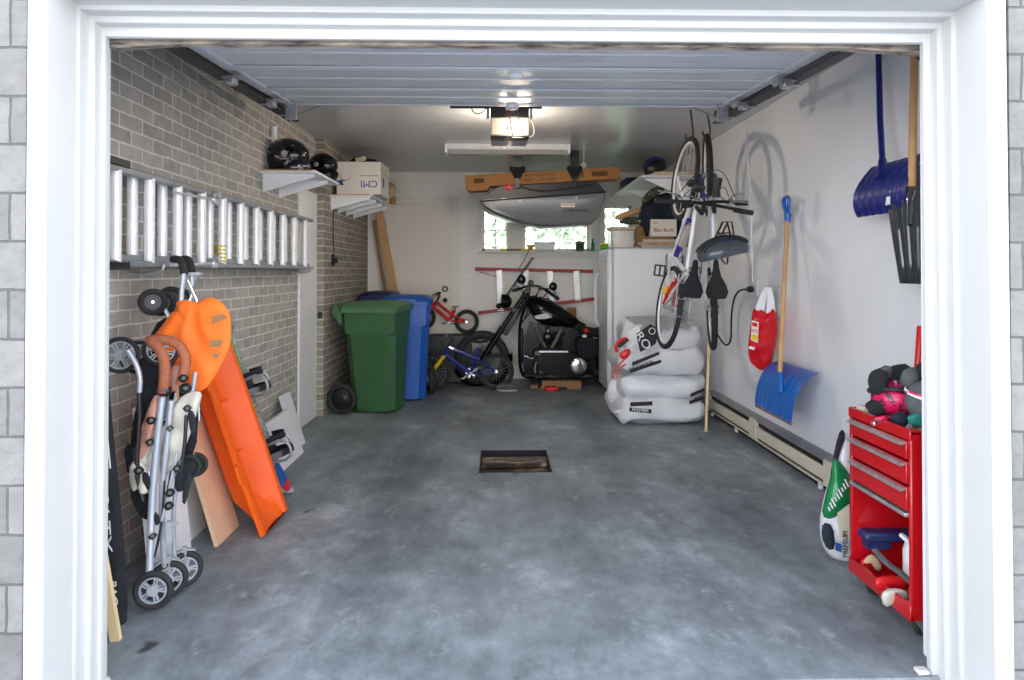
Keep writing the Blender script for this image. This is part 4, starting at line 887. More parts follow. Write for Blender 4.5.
for x, y0, lab in ((517.5, 165, 'left'), (575, 161, 'right')):
    c = W(x, 178, Y=7.28); t = thing('ceiling_strap', 'black hanger strap gripping the long carton, %s of the two' % lab, 'strap', (c.x, 7.3, c.z), 'hanger straps of the roof box')
    m = MB(); m.prism([V((c.x-.075, 7.28, c.z+.13)), V((c.x+.075, 7.28, c.z+.13)), V((c.x+.085, 7.28, c.z+.105)), V((c.x+.03, 7.28, c.z+.0)), V((c.x-.03, 7.28, c.z+.0)), V((c.x-.085, 7.28, c.z+.105))], (0, .035, 0)); m.build('webbing', 'black_cloth', t)
    m = MB(); m.bb((c.x-.045, 7.275, c.z+.12), (c.x+.045, 7.33, ZC)); m.build('ceiling_mount', 'blackp', t)
    m = MB(); m.bb((c.x-.02, 7.285, c.z-.10), (c.x+.02, 7.31, c.z+.01)); m.build('buckle', 'blackp', t)
k = W(584, 165, Y=7.0); o = MB().tube([(k.x, 7.0, ZC), (k.x, 7.0, k.z+.03)], .003).torus((k.x, 7.0, k.z), (0, 1, 0), .02, .005, 16, 6).build('eye_hook', 'white_en'); tag(o, 'small white eye hook hanging from the ceiling right of the roof box', 'hook')
# ---- strip light
t = thing('strip_light', 'white fluorescent strip light fitting on the ceiling, switched off', 'ceiling light', (.1, 7.05, 2.6))
xa_, xb_ = W(446, 156, Y=6.95).x, W(569, 156, Y=6.95).x
MB().loft([[V((x, y, z)) for y, z in ((6.92, ZC), (6.92, 2.64), (6.96, 2.615), (7.09, 2.615), (7.13, 2.64), (7.13, ZC))] for x in (xa_, xb_)]).build('housing', 'white_en', t)
MB().loft([[V((x, y, z)) for y, z in ((6.93, 2.636), (6.965, 2.595), (7.085, 2.595), (7.12, 2.636))] for x in (xa_+.03, xb_-.03)]).build('diffuser', 'frosted', t)
for x in (xa_, xb_): MB().bb((x-.012, 6.915, 2.60), (x+.012, 7.135, ZC), bev=.003).build('end_plate', 'white', t)
# ---- door opener
t = thing('garage_door_opener', 'garage door opener with a glowing lamp hanging from the ceiling', 'door opener', (.09, 5.1, 2.37))
ox0, ox1 = W(490.5, 130, Y=4.95).x, W(529, 130, Y=4.95).x; oz0, ozt_ = 2.372, 2.60
cx_ = (ox0+ox1)/2
MB().bb((ox0, 5.06, oz0), (ox1, 5.32, ozt_), bev=.012).build('motor_housing', 'greyp', t)
MB().bb((ox0, 4.94, 2.515), (ox1, 5.07, ozt_), bev=.006).build('front_band', 'blackp', t)
MB().bb((ox0, 4.95, oz0-.004), (ox1, 5.07, oz0+.014), bev=.004).build('base_band', 'blackp', t)
m_, nt_, p_ = newmat('lamp_lens'); p_.inputs['Base Color'].default_value = (.55, .47, .38, 1); p_.inputs['Roughness'].default_value = .5
p_.inputs['Emission Color'].default_value = (1, .80, .50, 1)
tc_ = N(nt_, 'ShaderNodeTexCoord'); vm = N(nt_, 'ShaderNodeVectorMath', operation='DISTANCE'); vm.inputs[1].default_value = (.045, -.15, .07)
nt_.links.new(tc_.outputs['Object'], vm.inputs[0]); mr_ = N(nt_, 'ShaderNodeMapRange', interpolation_type='SMOOTHSTEP'); mr_.inputs[1].default_value = .02; mr_.inputs[2].default_value = .17; mr_.inputs[3].default_value = .42; mr_.inputs[4].default_value = .04
nt_.links.new(vm.outputs['Value'], mr_.inputs[0]); nt_.links.new(mr_.outputs[0], p_.inputs['Emission Strength']); M['lens'] = m_
MB().bb((ox0+.002, 4.945, oz0+.012), (ox1-.002, 5.062, 2.516), bev=.008).build('lamp_lens', 'lens', t)
m = MB(); m.bar((cx_, 2.6, 2.60), (cx_, 5.1, 2.625), .05, .03, bev=.003); m.build('rail', 'steel', t)
m = MB(); m.bar((W(450, 107, Y=5.0).x, 5.0, 2.608), (W(542, 107, Y=5.0).x, 5.0, 2.608), .03, .028, up=(0, 0, 1)); m.build('mounting_bar', 'track', t)
for x in (ox0-.02, ox1+.02): MB().bar((x, 5.02, 2.52), (x, 5.02, ZC), .02, .006, up=(0, 1, 0)).build('hanger', 'steel', t)
m = MB(); m.tube([(ox0-.02, 4.98, 2.6), (ox0-.08, 4.98, 2.54), (ox0-.13, 4.98, 2.56), (ox0-.14, 4.98, 2.60)], .004, smooth=2); m.build('cable', 'cable', t); m = MB(); m.tube([(cx_-.02, 4.90, 2.6), (cx_, 4.90, 2.5), (cx_+.02, 4.92, 2.38)], .005, smooth=1); m.build('cable', 'cable', t); m = MB(); m.tube([(cx_+.06, 4.92, 2.6), (cx_+.06, 4.92, 2.48), (cx_+.10, 4.93, 2.39)], .004, smooth=2); m.build('cable', 'cable', t)
MB().tube([(ox1+.02, 4.97, 2.5), (ox1+.045, 4.97, 2.42), (ox1+.02, 4.96, 2.37), (cx_+.02, 4.95, 2.37)], .003, smooth=2).build('cable', 'white_en', t)
m = MB(); m.bb((cx_-.03, 4.85, 2.56), (cx_-.0, 4.91, 2.62)); m.bb((cx_-.03, 4.9, 2.42), (cx_-.005, 4.93, 2.44)); m.build('trolley', 'steel', t)
q = W(508.3, 187, Y=4.9); MB().tube([(cx_-.02, 4.9, 2.58), (q.x, 4.9, q.z+.03)], .0016, n=6).build('release_cord', 'dark_red', t)
m = MB(); m.bar((q.x-.035, 4.9, q.z-.0), (q.x+.035, 4.9, q.z+.0), .014, .018, bev=.004); m.cyl((q.x, 4.9, q.z+.035), (q.x, 4.9, q.z-.03), .007); m.build('release_handle', 'red_pl', t)
MB().bb((ox0+.002, 5.315, oz0+.012), (ox1-.002, 5.36, 2.52), bev=.008).build('lamp_lens', 'lens', t)  # added second lens behind the housing, goes with the added fill lamp
BULB = (cx_+.04, 4.90, 2.44)
BACK_FILL = (cx_, 5.46, 2.42)  # place of the added fill lamp behind the opener

# ---- fridge
t = thing('fridge', 'tall white fridge in the back right corner', 'fridge', (1.6, 8.0, 0))
fx0, fx1, fy0, fy1, fz = 1.285, 2.0, 7.50, 8.14, 1.65
MB().bb((fx0, fy0, .06), (fx1, fy1, fz), bev=.012).build('cabinet', 'fridge', t)
MB().bb((fx0+.03, fy0+.03, 0), (fx1-.03, fy1-.03, .06)).build('plinth', 'blackp', t)
for a, b in ((fy0, fy1),):
    d = MB(); d.bb((fx0-.07, a, .07), (fx0-.008, b, fz-.005), bev=.02); do = d.build('door', 'fridge', t)
    yy = b-.05; MB().tube([(fx0-.07, yy, .75), (fx0-.115, yy, .80), (fx0-.12, yy, 1.1), (fx0-.115, yy, 1.33), (fx0-.07, yy, 1.38)], .012, smooth=1).build('handle', 'white', do)
for z in (1.5, 1.56): MB().cyl((fx0-.07, 7.6, z), (fx0-.075, 7.6, z), .01).build('magnet', 'blackp', t)
for z in (fz-.01, .05): MB().bb((fx0-.06, fy0-.01, z-.0), (fx0-.0, fy0+.03, z+.02), bev=.003).build('hinge', 'greyp', t)

# ---- motorcycle (front to the left, beside the fridge)
t = thing('motorcycle', 'black cruiser motorcycle parked along the back wall beside the fridge', 'motorcycle', (.6, 8.42, 0))
Y0 = 8.40
def Q(x, y, dy=0): return W(x, y, Y=Y0+dy)
fw = Q(482, 357.5); fw.z = .335
w_ = MB().torus(fw, (0, 1, 0), .285, .05, 40, 12, rz=.05).build('front_wheel', 'rubber', t)
m = MB(); m.torus(fw, (0, 1, 0), .235, .012, 40, 6, rz=.03)
for i in range(36):
    a = 2*PI*i/36; s_ = .03*(1 if i % 2 else -1); m.cyl(fw+V((math.cos(a+.15)*.04, s_, math.sin(a+.15)*.04)), fw+V((math.cos(a)*.232, 0, math.sin(a)*.232)), .0022, n=4, caps=False)
m.cyl(fw-V((0, .06, 0)), fw+V((0, .06, 0)), .035); m.build('rim', 'track', w_)
m = MB(); m.torus(fw-V((0, .04, 0)), (0, -1, 0), .11, .035, 28, 4, rz=.003); m.build('brake_disc', 'track', w_)
m = MB(); m.torus(fw, (0, 1, 0), .352, .028, 30, 8, a0=-.15, a1=2.75, rz=.08, xh=(1, 0, 0)); o = m.build('front_fender', 'moto_black', t)
top = Q(527, 291); 
for dy in (-.11, .11):
    m = MB(); a = fw+V((0, dy, 0)); b = top+V((0, dy, 0)); m.cyl(a+V((0, 0, -.02)), a.lerp(b, .45), .034); m.cyl(a.lerp(b, .45), b, .024); m.build('fork_leg', 'moto_black', t)
m = MB(); m.bar(Q(519, 307, -.02), Q(503, 334, -.02), .05, .10, bev=.01); m.box(top, (.08, .28, .04), bev=.01); m.box(top.lerp(fw, .28), (.08, .28, .04), bev=.01); m.build('triple_clamp', 'moto_black', t)
c = Q(506, 301, -.05); m = MB(); m.lathe(c+V((.05, 0, 0)), (-1, 0, -.05), [(.03, -.02), (.075, .01), (.088, .05), (.09, .10), (.07, .11)], 24); ho = m.build('headlight', 'moto_black', t); MB().lathe(c+V((-.055, 0, 0)), (-1, 0, -.05), [(.0, .012), (.05, .010), (.08, .0)], 24).build('lens', 'chrome', ho)
for x, y in ((499, 306),): m = MB(); m.ell(Q(x, y, -.12), (.035, .03, .035)); m.ell(Q(x, y, .18), (.035, .03, .035)); m.build('turn_signal', 'moto_black', t)
# windscreen
m = MB(); m.grid(lambda u, v: (Q(531, 258, 0).lerp(Q(500, 303, 0), v)+V((.05*abs(u-.5)**1.6*2.2+.05*(u-.5), (u-.5)*.44, 0))), 12, 6); m.build('windscreen', 'smoked', t)
m = MB(); m.tube([(Q(531, 258, 0).lerp(Q(500, 303, 0), v/8)+V((.05*.5**1.6*2.2-.025, -.22, 0))) for v in range(9)], .006); m.tube([(Q(531, 258, 0)+V((.05*abs(u/8-.5)**1.6*2.2+.05*(u/8-.5), (u/8-.5)*.44, 0))) for u in range(9)], .006); m.build('windscreen_trim', 'moto_black', t)
# bars, grips and mirrors, turned towards the camera side
m = MB(); m.tube([Q(516, 290, -.38), Q(525, 287, -.30), Q(531, 284, -.12), Q(533, 287, 0), Q(536, 285, .10), Q(548, 291, .28), Q(558, 299, .34)], .014, smooth=2); m.build('handlebar', 'moto_black', t)
m = MB(); m.cyl(Q(513, 290.5, -.40), Q(521, 288.5, -.32), .02); m.build('grip', 'rubber', t)
m = MB(); m.cyl(Q(546, 290, .26), Q(558.5, 299, .34), .022); m.build('grip', 'rubber', t)
m = MB(); m.tube([Q(522, 288, -.33), Q(515, 286, -.36), Q(511, 288, -.42)], .007, smooth=1); m.tube([Q(541, 289, .2), Q(550, 288, .2), Q(556, 293, .3)], .007, smooth=1); m.build('lever', 'chrome', t)
for (x, y), (bx, by), dy in (((521.5, 279.5), (524, 287), -.30), ((553, 286.5), (545, 290), .22)):
    m = MB(); m.ell(Q(x, y, dy), (.052, .02, .055), n=24); mo = m.build('mirror', 'moto_black', t); MB().tube([Q(x, y, dy), Q(bx, by, dy)], .006).build('mirror_stem', 'moto_black', mo)
m = MB(); m.box(Q(531, 283, -.05), (.06, .05, .07), bev=.015); m.box(Q(528, 288, -.2), (.05, .05, .06), bev=.012); m.box(Q(540, 288, .1), (.05, .05, .06), bev=.012); m.build('control_pod', 'blackp', t)
for pts in (([Q(531, 286, -.1), Q(527, 297, -.12), Q(520, 312, -.10)]), ([Q(540, 289, 0), Q(533, 300, -.08), Q(523, 322, -.08)]), ([Q(548, 292, .2), Q(540, 300, 0), Q(520, 325, 0)]), ([Q(522, 290, -.3), Q(524, 300, -.2), Q(517, 318, -.1)])): MB().tube(pts, .007, smooth=2).build('control_cable', 'cable', t)
# frame
m = MB()
for dy in (-.13, .13): m.tube([Q(527, 300, dy*.3), Q(520, 322, dy), Q(519, 345, dy), Q(520, 372, dy), Q(528, 379, dy), Q(580, 379, dy), Q(612, 375, dy)], .018, smooth=2)
m.tube([Q(529, 300), Q(560, 312), Q(585, 326)], .022, smooth=1); m.cyl(Q(526, 293), Q(530, 308), .04); m.build('frame', 'moto_black', t)
m = MB(); m.box(Q(521, 345, -.02), (.05, .16, .42), bev=.015)
m.build('oil_cooler', 'moto_black', t)
# tank and seat
def body(sections, name, mat):
    rg = []
    for (x, yt, yb_, hw) in sections:
        a, b = Q(x, yt), Q(x, yb_); c = (a+b)/2; h = (a.z-b.z)/2; rg.append([V((c.x, Y0+hw*math.cos(q)*(1-.15*math.sin(q)), c.z+h*math.sin(q))) for q in [2*PI*i/20 for i in range(20)]])
    return MB().loft(rg).build(name, mat, t)
tk = body([(526, 300, 306, .03), (529, 296, 311, .09), (535, 295.5, 320, .13), (543, 297, 324.5, .155), (552, 300.5, 326, .16), (561, 306, 327, .15), (570, 312.5, 328, .12), (577, 318, 328, .06), (580, 321.5, 327, .02)], 'fuel_tank', 'moto_black')
m = MB(); m.prism([Q(534, 316, -.158), Q(546, 313, -.167), (Q(552, 317, -.165)), Q(545, 319, -.167), Q(536, 319, -.158)], (0, -.002, 0)); m.build('tank_badge', 'alu_dull', tk)
m = MB(); m.ell(Q(546, 297.5), (.035, .035, .02)); m.ell(Q(538, 296), (.04, .05, .02)); m.build('filler_cap', 'chrome', tk)
body([(572, 321, 329, .05), (578, 322, 331, .12), (585, 326, 334, .16), (594, 328, 337, .17), (604, 326, 338, .15), (614, 321, 336, .12), (620, 322, 332, .06)], 'seat', 'black_cloth')
# engine
m = MB()
for (x0_, y0_, x1_, y1_) in ((546, 349, 535, 326), (551, 349, 563, 326)):
    a, b = Q(x0_, y0_, -.0), Q(x1_, y1_, 0); m.cyl(a, b, .055, n=18); d = (b-a)
    for i in range(9): c = a+d*(.12+.09*i); m.cyl(c, c+d.normalized()*.008, .088-.001*i, n=22)
    m.cyl(b-d*.12, b+d*.04, .075, .06, n=18)
m.box(Q(549, 352, 0), (.42, .26, .12), bev=.03); m.build('engine', 'engine', t)
m = MB(); m.lathe(Q(548.5, 337.5, -.15), (0, -1, 0), [(.04, -.05), (.058, 0), (.062, .03), (.05, .055), (.02, .062)], 24); m.cyl(Q(548, 329, -.17), Q(548, 326, -.17), .018); m.build('horn', 'moto_black', t); MB().cyl(Q(548, 329.5, -.19), Q(548, 332, -.19), .012).build('horn_nut', 'chrome', t)
pc = [Q(x, y, -.14) for x, y in ((537, 357), (541, 353), (568, 352), (579, 354), (588, 361), (588, 371), (580, 377), (545, 374), (538, 368))]
m = MB(); m.prism(pc, (0, -.07, 0)); m.build('primary_cover', 'moto_black', t)
m = MB(); m.lathe(Q(578.5, 366, -.21), (0, -1, 0), [(.095, -.01), (.097, .004), (.085, .012), (.06, .016), (.02, .018)], 32); m.build('derby_cover', 'chrome', t)
m = MB(); m.bar(Q(539, 351.5, -.20), Q(568, 351.5, -.20), .012, .02); m.build('shift_rod', 'chrome', t)
m = MB(); m.tube([Q(537, 355, -.18), Q(531, 359, -.2), Q(526, 356, -.2)], .010, smooth=1); m.tube([Q(536, 362, -.2), Q(534, 372, -.22), Q(540, 378, -.22)], .010, smooth=1); m.ell(Q(525, 356, -.2), (.03, .012, .012)); m.build('shift_linkage', 'chrome', t)
m = MB(); m.box(Q(536, 375, -.28), (.28, .12, .02), bev=.006); m.build('footboard', 'rubber', t)
m = MB(); m.tube([Q(541, 336, .12), Q(538, 355, .2), Q(545, 372, .22), Q(580, 372, .22), Q(612, 372, .22)], .028, smooth=2); m.build('exhaust_pipe', 'chrome', t)
m = MB(); m.tube([Q(545, 378, -.16), Q(541, 384, -.26), Q(538, 387, -.30)], .011); m.build('kick_stand', 'moto_black', t)
m = MB(); m.prism([Q(x, y, -.06) for x, y in ((530, 322), (545, 326), (575, 328), (592, 336), (600, 350), (598, 372), (575, 376), (560, 352), (566, 332), (548, 331), (535, 352), (540, 375), (524, 374), (524, 340))], (0, .12, 0)); m.build('electrics_cover', 'moto_black', t)
# rear: swing arm, shock cover, wheel, fender, lamps, bag
rw = Q(612, 357, .0); rw.z = .315
w_ = MB().torus(rw, (0, 1, 0), .25, .068, 36, 10, rz=.07).build('rear_wheel', 'rubber', t); MB().cyl(rw-V((0, .05, 0)), rw+V((0, .05, 0)), .18, n=28).build('rim', 'alu_dull', w_)
m = MB(); m.torus(rw, (0, 1, 0), .335, .008, 24, 8, a0=-.4, a1=2.9, rz=.10); m.build('rear_fender', 'moto_black', t)
m = MB()
for dy in (-.12, .12): m.bar(Q(575, 366, dy), rw+V((0, dy, 0)), .03, .06); m.bar(Q(573, 330, dy), rw+V((0, dy, .0)), .025, .04)
m.build('swing_arm', 'moto_black', t)
m = MB(); m.puff([Q(x, y, -.2) for x, y in ((576, 338), (592, 336), (600, 345), (598, 358), (584, 360), (577, 352))], (0, -1, 0), .07, nz=.01, back=.3); m.build('side_bag', 'black_cloth', t)
m = MB(); m.ell(Q(586, 330.5, -.2), (.035, .03, .028)); m.cyl(Q(586, 330.5, -.2), Q(590, 334, -.1), .01); m.build('turn_signal', 'red_pl', t)
m = MB(); m.ell(Q(584.5, 336, -.22), (.03, .02, .02)); m.build('turn_signal', 'ink_white', t)
# ---- bits round the motorcycle
def blk(a, b, name, mat, lab, cat): return tag(MB().bb(a, b, bev=.004).build(name, mat), lab, cat)
p = W(539, 387, Z=0.0); blk((p.x-.11, p.y-.10, 0), (p.x+.11, p.y+.0, .045), 'wood_block', 'wood_dk', 'small brown wood block on the floor in front of the motorcycle stand', 'block')
blk((Q(540, 378, 0).x, 8.06, .0), (Q(578, 378, 0).x, 8.16, .10), 'wood_beam', 'wood_dk', 'brown wooden beam lying on the floor under the motorcycle', 'beam')
p = W(551, 388, Z=0); o = MB().bb((p.x-.09, 7.96, 0), (p.x+.07, 8.04, .05), bev=.015).build('red_tool', 'red_pl'); tag(o, 'small red tool on the floor under the motorcycle', 'tool'); MB().bb((p.x+.07, 7.98, .015), (p.x+.18, 8.02, .04), bev=.01).build('grip', 'blackp', o)
p = W(507, 383, Y=8.0); o = MB().ell((p.x, 8.0, .045), (.13, .06, .045)).build('shoe', 'greycloth'); tag(o, 'grey shoe lying on the floor between bicycle and motorcycle', 'shoe'); MB().loft([[V((p.x+.12*math.cos(a), 8.0+.055*math.sin(a), z)) for a in [2*PI*i/16 for i in range(16)]] for z in (.0, .02)]).build('sole', 'greyp', o)
blk((Q(570, 320).x, 8.74, 0), (Q(578, 320).x+.02, 8.88, .93), 'standing_board', 'wood_dk', 'brown board standing against the back wall behind the motorcycle tank', 'board')

# ================================================================== BICYCLES
def bicycle(name, lab, base, Lm, R, wb, fm='white_en', fkm='white_en', R2=None, suspended=False, skip=(), bar_w=.6, flat=True, grp=None, tyre=.02, mudguard=None, sadm='black_cloth', st=None, spokes=28, top_drop=0, fenders=True, sadh=None, rimm='alu', tr=.017):
    """Lm(x,y,z): x forward from the rear hub, y left, z up from the ground"""
    t = thing(name, lab, 'bicycle', base, grp); s = wb/1.05; st = st or s
    ax = (Lm(0, 1, 0)-Lm(0, 0, 0)).normalized()
    rh, fh = (0, R), (wb, R); bb_ = (wb*.40, R-.055*s+.02); sa = (wb*.40-.17*st, bb_[1]+.47*st); hd = (wb*.80-.06*s, R+.40*s); hl = (wb*.84-.045*s, R+.28*s); stm = (wb*.74-.06*s, R+.56*s)
    tt = (sa[0]+.015, sa[1]-.07-top_drop)
    def P(q, y=0): return Lm(q[0], y, q[1])
    for q, nm in ((rh, 'rear_wheel'), (fh, 'front_wheel')):
        if nm in skip: continue
        w_ = MB().torus(P(q), ax, R-tyre, tyre, 44, 8, rz=tyre*.95).build(nm, 'rubber', t)
        m = MB(); m.torus(P(q), ax, R-2.2*tyre, .009, 44, 6, rz=.011)
        m.build('rim', rimm, w_)
        m = MB(); x_, y_, z_ = frame(ax)
        for i in range(spokes):
            a = 2*PI*i/spokes; m.cyl(P(q)+ax*.025*(1 if i % 2 else -1)+(x_*math.cos(a+.5)+y_*math.sin(a+.5))*.02, P(q)+(x_*math.cos(a)+y_*math.sin(a))*(R-2.3*tyre), .0014, n=4, caps=False)
        m.cyl(P(q)-ax*.04, P(q)+ax*.04, .018); m.build('spokes', 'steel', w_)
    r_ = tr*max(.75, s)
    m = MB(); m.tube([P(bb_), P(sa)], r_); m.tube([P(tt), P(hd)], r_); m.tube([P(bb_), P(hl)], r_*1.2)
    m.tube([P(hd), P(hl)], r_*1.3)
    for y in (-.045*s, .045*s): m.tube([P(bb_, y*.5), P(rh, y)], r_*.6); m.tube([P(tt, y*.4), P(rh, y)], r_*.55)
    m.cyl(P(bb_, -.035), P(bb_, .035), .024*s); m.build('frame', fm, t)
    fk = MB(); cr = (hl[0]+.015*s, hl[1]-.015); cr = (hl[0]+(fh[0]-hl[0])*.12, hl[1]+(fh[1]-hl[1])*.12)
    for y in (-.055*s, .055*s):
        fk.tube([P(cr, y), P((cr[0]+(fh[0]-cr[0])*.6, cr[1]+(fh[1]-cr[1])*.6), y)], r_*1.15 if suspended else r_*.8); fk.tube([P((cr[0]+(fh[0]-cr[0])*.55, cr[1]+(fh[1]-cr[1])*.55), y), P(fh, y)], r_*.9 if suspended else r_*.7)
    fk.bar(P(cr, -.07*s), P(cr, .07*s), .03, .03); fk.build('fork', fkm, t)
    m = MB(); m.tube([P(sa), P((sa[0]-.02*s, sa[1]+.10*st))], .0135); m.build('seat_post', 'chrome', t)
    sd = (sa[0]-.02*s, sa[1]+.11*st)
    rg = []
    for f, hw, dz in ((-.13, .03, 0), (-.125, .062, .012), (-.08, .078, .012), (-.03, .065, .0), (.03, .035, -.005), (.09, .022, .0), (.14, .017, .0), (.15, .006, -.008)):
        rg.append([Lm(sd[0]+f*st, hw*st*math.cos(a), sd[1]+.01+(dz+.022*math.sin(a)*(1 if math.sin(a) > 0 else 1.3))*st) for a in [2*PI*i/14 for i in range(14)]])
    MB().loft(rg).build('saddle', sadm, t)
    m = MB(); m.tube([P(hd), P(stm), P((stm[0]+.07*s, stm[1]+.02))], .015); m.build('stem', 'blackp', t)
    hb = (stm[0]+.07*s, stm[1]+.02); hw = bar_w/2
    hbpts = [P((hb[0]-.02, hb[1]+.01), -hw), P((hb[0], hb[1]), -hw*.3), P((hb[0], hb[1]), hw*.3), P((hb[0]-.02, hb[1]+.01), hw)]
    ho = MB().tube(hbpts, .0125, smooth=1).build('handlebar', 'blackp', t)
    for sg in (-1, 1):
        MB().cyl(Lm(hb[0]-.015, sg*hw*.62, hb[1]+.006), Lm(hb[0]-.022, sg*(hw+.005), hb[1]+.012), .0185).build('grip', 'rubber', ho)
        m = MB(); m.tube([Lm(hb[0]+.01, sg*hw*.50, hb[1]-.005), Lm(hb[0]+.05, sg*hw*.60, hb[1]-.03), Lm(hb[0]+.055, sg*hw*.95, hb[1]-.035)], .006, smooth=1); m.box(Lm(hb[0]+.01, sg*hw*.5, hb[1]), (.03, .03, .03), bev=.008); m.build('brake_lever', 'alu_dull', ho)
        MB().tube([Lm(hb[0]+.03, sg*hw*.45, hb[1]), Lm(hb[0]+.12*s, sg*.08, hb[1]-.03), Lm(hb[0]+.07*s, sg*.02, hb[1]-.15), Lm(hl[0], sg*.02, hl[1])], .0028, n=6, smooth=2).build('cable', 'cable', ho)
    m = MB(); x_ = -.05*s
    m.torus(P(bb_, x_), ax, .085*s, .004, 32, 4, rz=.003)
    for i in range(5): a = 2*PI*i/5; m.bar(P(bb_, x_), Lm(bb_[0]+math.cos(a)*.083*s, x_, bb_[1]+math.sin(a)*.083*s), .014, .004, up=ax)
    cr_ = m.build('chainring', 'steel', t)
    for sg, a in ((-1, -.6), (1, -.6+PI)):
        e = (bb_[0]+math.cos(a)*.165*s, bb_[1]+math.sin(a)*.165*s); m = MB(); m.bar(P(bb_, sg*.06*s), P(e, sg*.075*s), .022*s, .014, up=ax); co = m.build('crank_arm', 'alu_dull', t)
        m = MB(); X_ = (Lm(1, 0, 0)-Lm(0, 0, 0)); Z_ = (Lm(0, 0, 1)-Lm(0, 0, 0)); pc_ = P(e, sg*.125*s)
        for q in (-.04, .04): m.box(pc_+X_*q*s, (.012*s, .085*s, .022*s), x=X_, y=ax, z=Z_)
        for q in (-.04, 0, .04): m.box(pc_+ax*q*s, (.085*s, .010*s, .018*s), x=X_, y=ax, z=Z_)
        m.build('pedal', 'blackp', co)
    m = MB(); m.torus(P(rh, x_), ax, .04*s, .006, 20, 4, rz=.012); m.build('rear_cog', 'steel', t)
    m = MB(); m.tube([Lm(0, x_, R+.04*s), Lm(bb_[0], x_, bb_[1]+.085*s)], .005, n=4); m.tube([Lm(0, x_, R-.04*s), Lm(bb_[0], x_, bb_[1]-.085*s)], .005, n=4); m.build('chain', 'track', t)
    if mudguard:
        m = MB(); m.torus(P(rh), ax, R+.015, .004, 20, 6, a0=mudguard[0], a1=mudguard[1], rz=.028, xh=Lm(1, 0, 0)-Lm(0, 0, 0)); m.build('mudguard', mudguard[2], t)
    return t
def mapper(o, x, y, z):
    o, x, y, z = V(o), V(x).normalized(), V(y).normalized(), V(z).normalized()
    return lambda a, b, c: o+x*a+y*b+z*c
# blue child's bike beside the motorcycle, front to the left
k0 = W(496, 370, Y=8.06); k1 = W(432, 364, Y=8.0)
L1 = mapper((k0.x, 8.06, 0), (-1, -.03, 0), (0, -1, .10), (0, .10, 1))
b1 = bicycle('childrens_bicycle', "child's blue bicycle with a yellow fork standing before the motorcycle", (k0.x-.3, 8.0, 0), L1, .215, .75, 'blue_en', 'yellow_brt', bar_w=.42, suspended=True, tyre=.024, spokes=20, top_drop=.06, rimm='track', tr=.026, st=.62)
# small red bike upside down on its bars behind it
k2 = W(465.6, 322, Y=8.70)
L2 = mapper((k2.x-.02, 8.55, k2.z+.165-.0), (-1, 0, -.12), (0, 1, 0), (-.12, 0, 1)) if False else mapper((k2.x, 8.70, k2.z-.15), (-1, 0, .10), (0, -1, 0), (.10, 0, 1))
b2 = bicycle('childrens_bicycle', "small child's red bicycle raised behind the blue one by the back door", (k2.x-.25, 8.7, 0), L2, .155, .55, 'red_pl', 'red_pl', bar_w=.3, tyre=.02, spokes=18, st=.30, rimm='track', tr=.026)
m = MB(); m.bb((k2.x-.45, 8.60, 0), (k2.x+.08, 8.80, k2.z-.152), bev=.01); tag(m.build('crate', 'blackp'), 'dark crate carrying the small red bicycle', 'crate')
# ================================================================== RIGHT SIDE
# ---- hanging bicycles
def hang(rear, front, zdir, R, **k):
    x = (V(front)-V(rear)).normalized(); z = V(zdir); z = (z-x*z.dot(x)).normalized(); y = z.cross(x)
    return mapper(V(rear)-z*R, x, y, z), (V(front)-V(rear)).length
LA, wbA = hang((1.37, 5.42, 1.11), (1.50, 5.42, 2.14), (.02, -1, 0), .335)
ba = bicycle('bicycle', 'white and purple bicycle hanging by its wheel, the left one of two', (1.43, 5.4, .76), LA, .335, wbA, 'white_en', 'alu', bar_w=.70, grp=None, tyre=.021, sadm='black_cloth')
m = MB(); m.tube([LA(wbA*.40, 0, .36), LA(wbA*.66, 0, .60)], .023); m.build('down_tube_cover', 'purple', ba)
m = MB(); m.tube([LA(.0, -.035, .335), LA(.12, -.03, .33), LA(.24, -.03, .345)], .016, flat=.6); m.build('chain_stay_guard', 'red_pl', ba)
m = MB(); m.tube([LA(.10, .05, .36), LA(.16, .05, .39)], .020); m.build('reflective_band', 'yellow_brt', ba)
m = MB(); m.tube([LA(.02, .05, .36), LA(.10, .05, .42), LA(.2, .04, .52)], .014, flat=.6); m.build('stay_guard', 'red_pl', ba)
m = MB()
for y in (-.055, .055): m.tube([LA(-.06, y, .70), LA(.26, y, .70), LA(.30, y*.5, .78)], .005); m.tube([LA(-.02, y, .70), LA(.0, y, .34)], .005); m.tube([LA(.12, y, .70), LA(.0, y, .35)], .005)
for q in (-.05, .08, .2): m.tube([LA(q, -.055, .70), LA(q, .055, .70)], .005)
m.build('rear_rack', 'alu_dull', ba)
m = MB(); m.box(LA(wbA*.74, .10, wbA*.87), (.05, .05, .05), bev=.015); m.cyl(LA(wbA*.80, -.05, .98), LA(wbA*.92, -.05, 1.02), .026); m.build('bicycle_lamp', 'blackp', ba)
m = MB(); m.tube([LA(wbA*.8, .2, .98), LA(wbA*1.0, .05, .92), LA(wbA*.95, 0, .75), LA(wbA*.8, -.02, .65)], .0035, n=6, smooth=2); m.tube([LA(wbA*.8, -.2, .98), LA(wbA*1.02, -.08, .95), LA(wbA*.96, -.02, .70), LA(wbA*.6, -.02, .5)], .0035, n=6, smooth=2); m.build('brake_cable', 'cable', ba)
m = MB(); m.box(LA(wbA*.93, 0, .60), (.10, .11, .05), bev=.02); m.box(LA(wbA*.88, 0, .73), (.08, .12, .06), bev=.02); m.build('brake_caliper', 'track', ba)
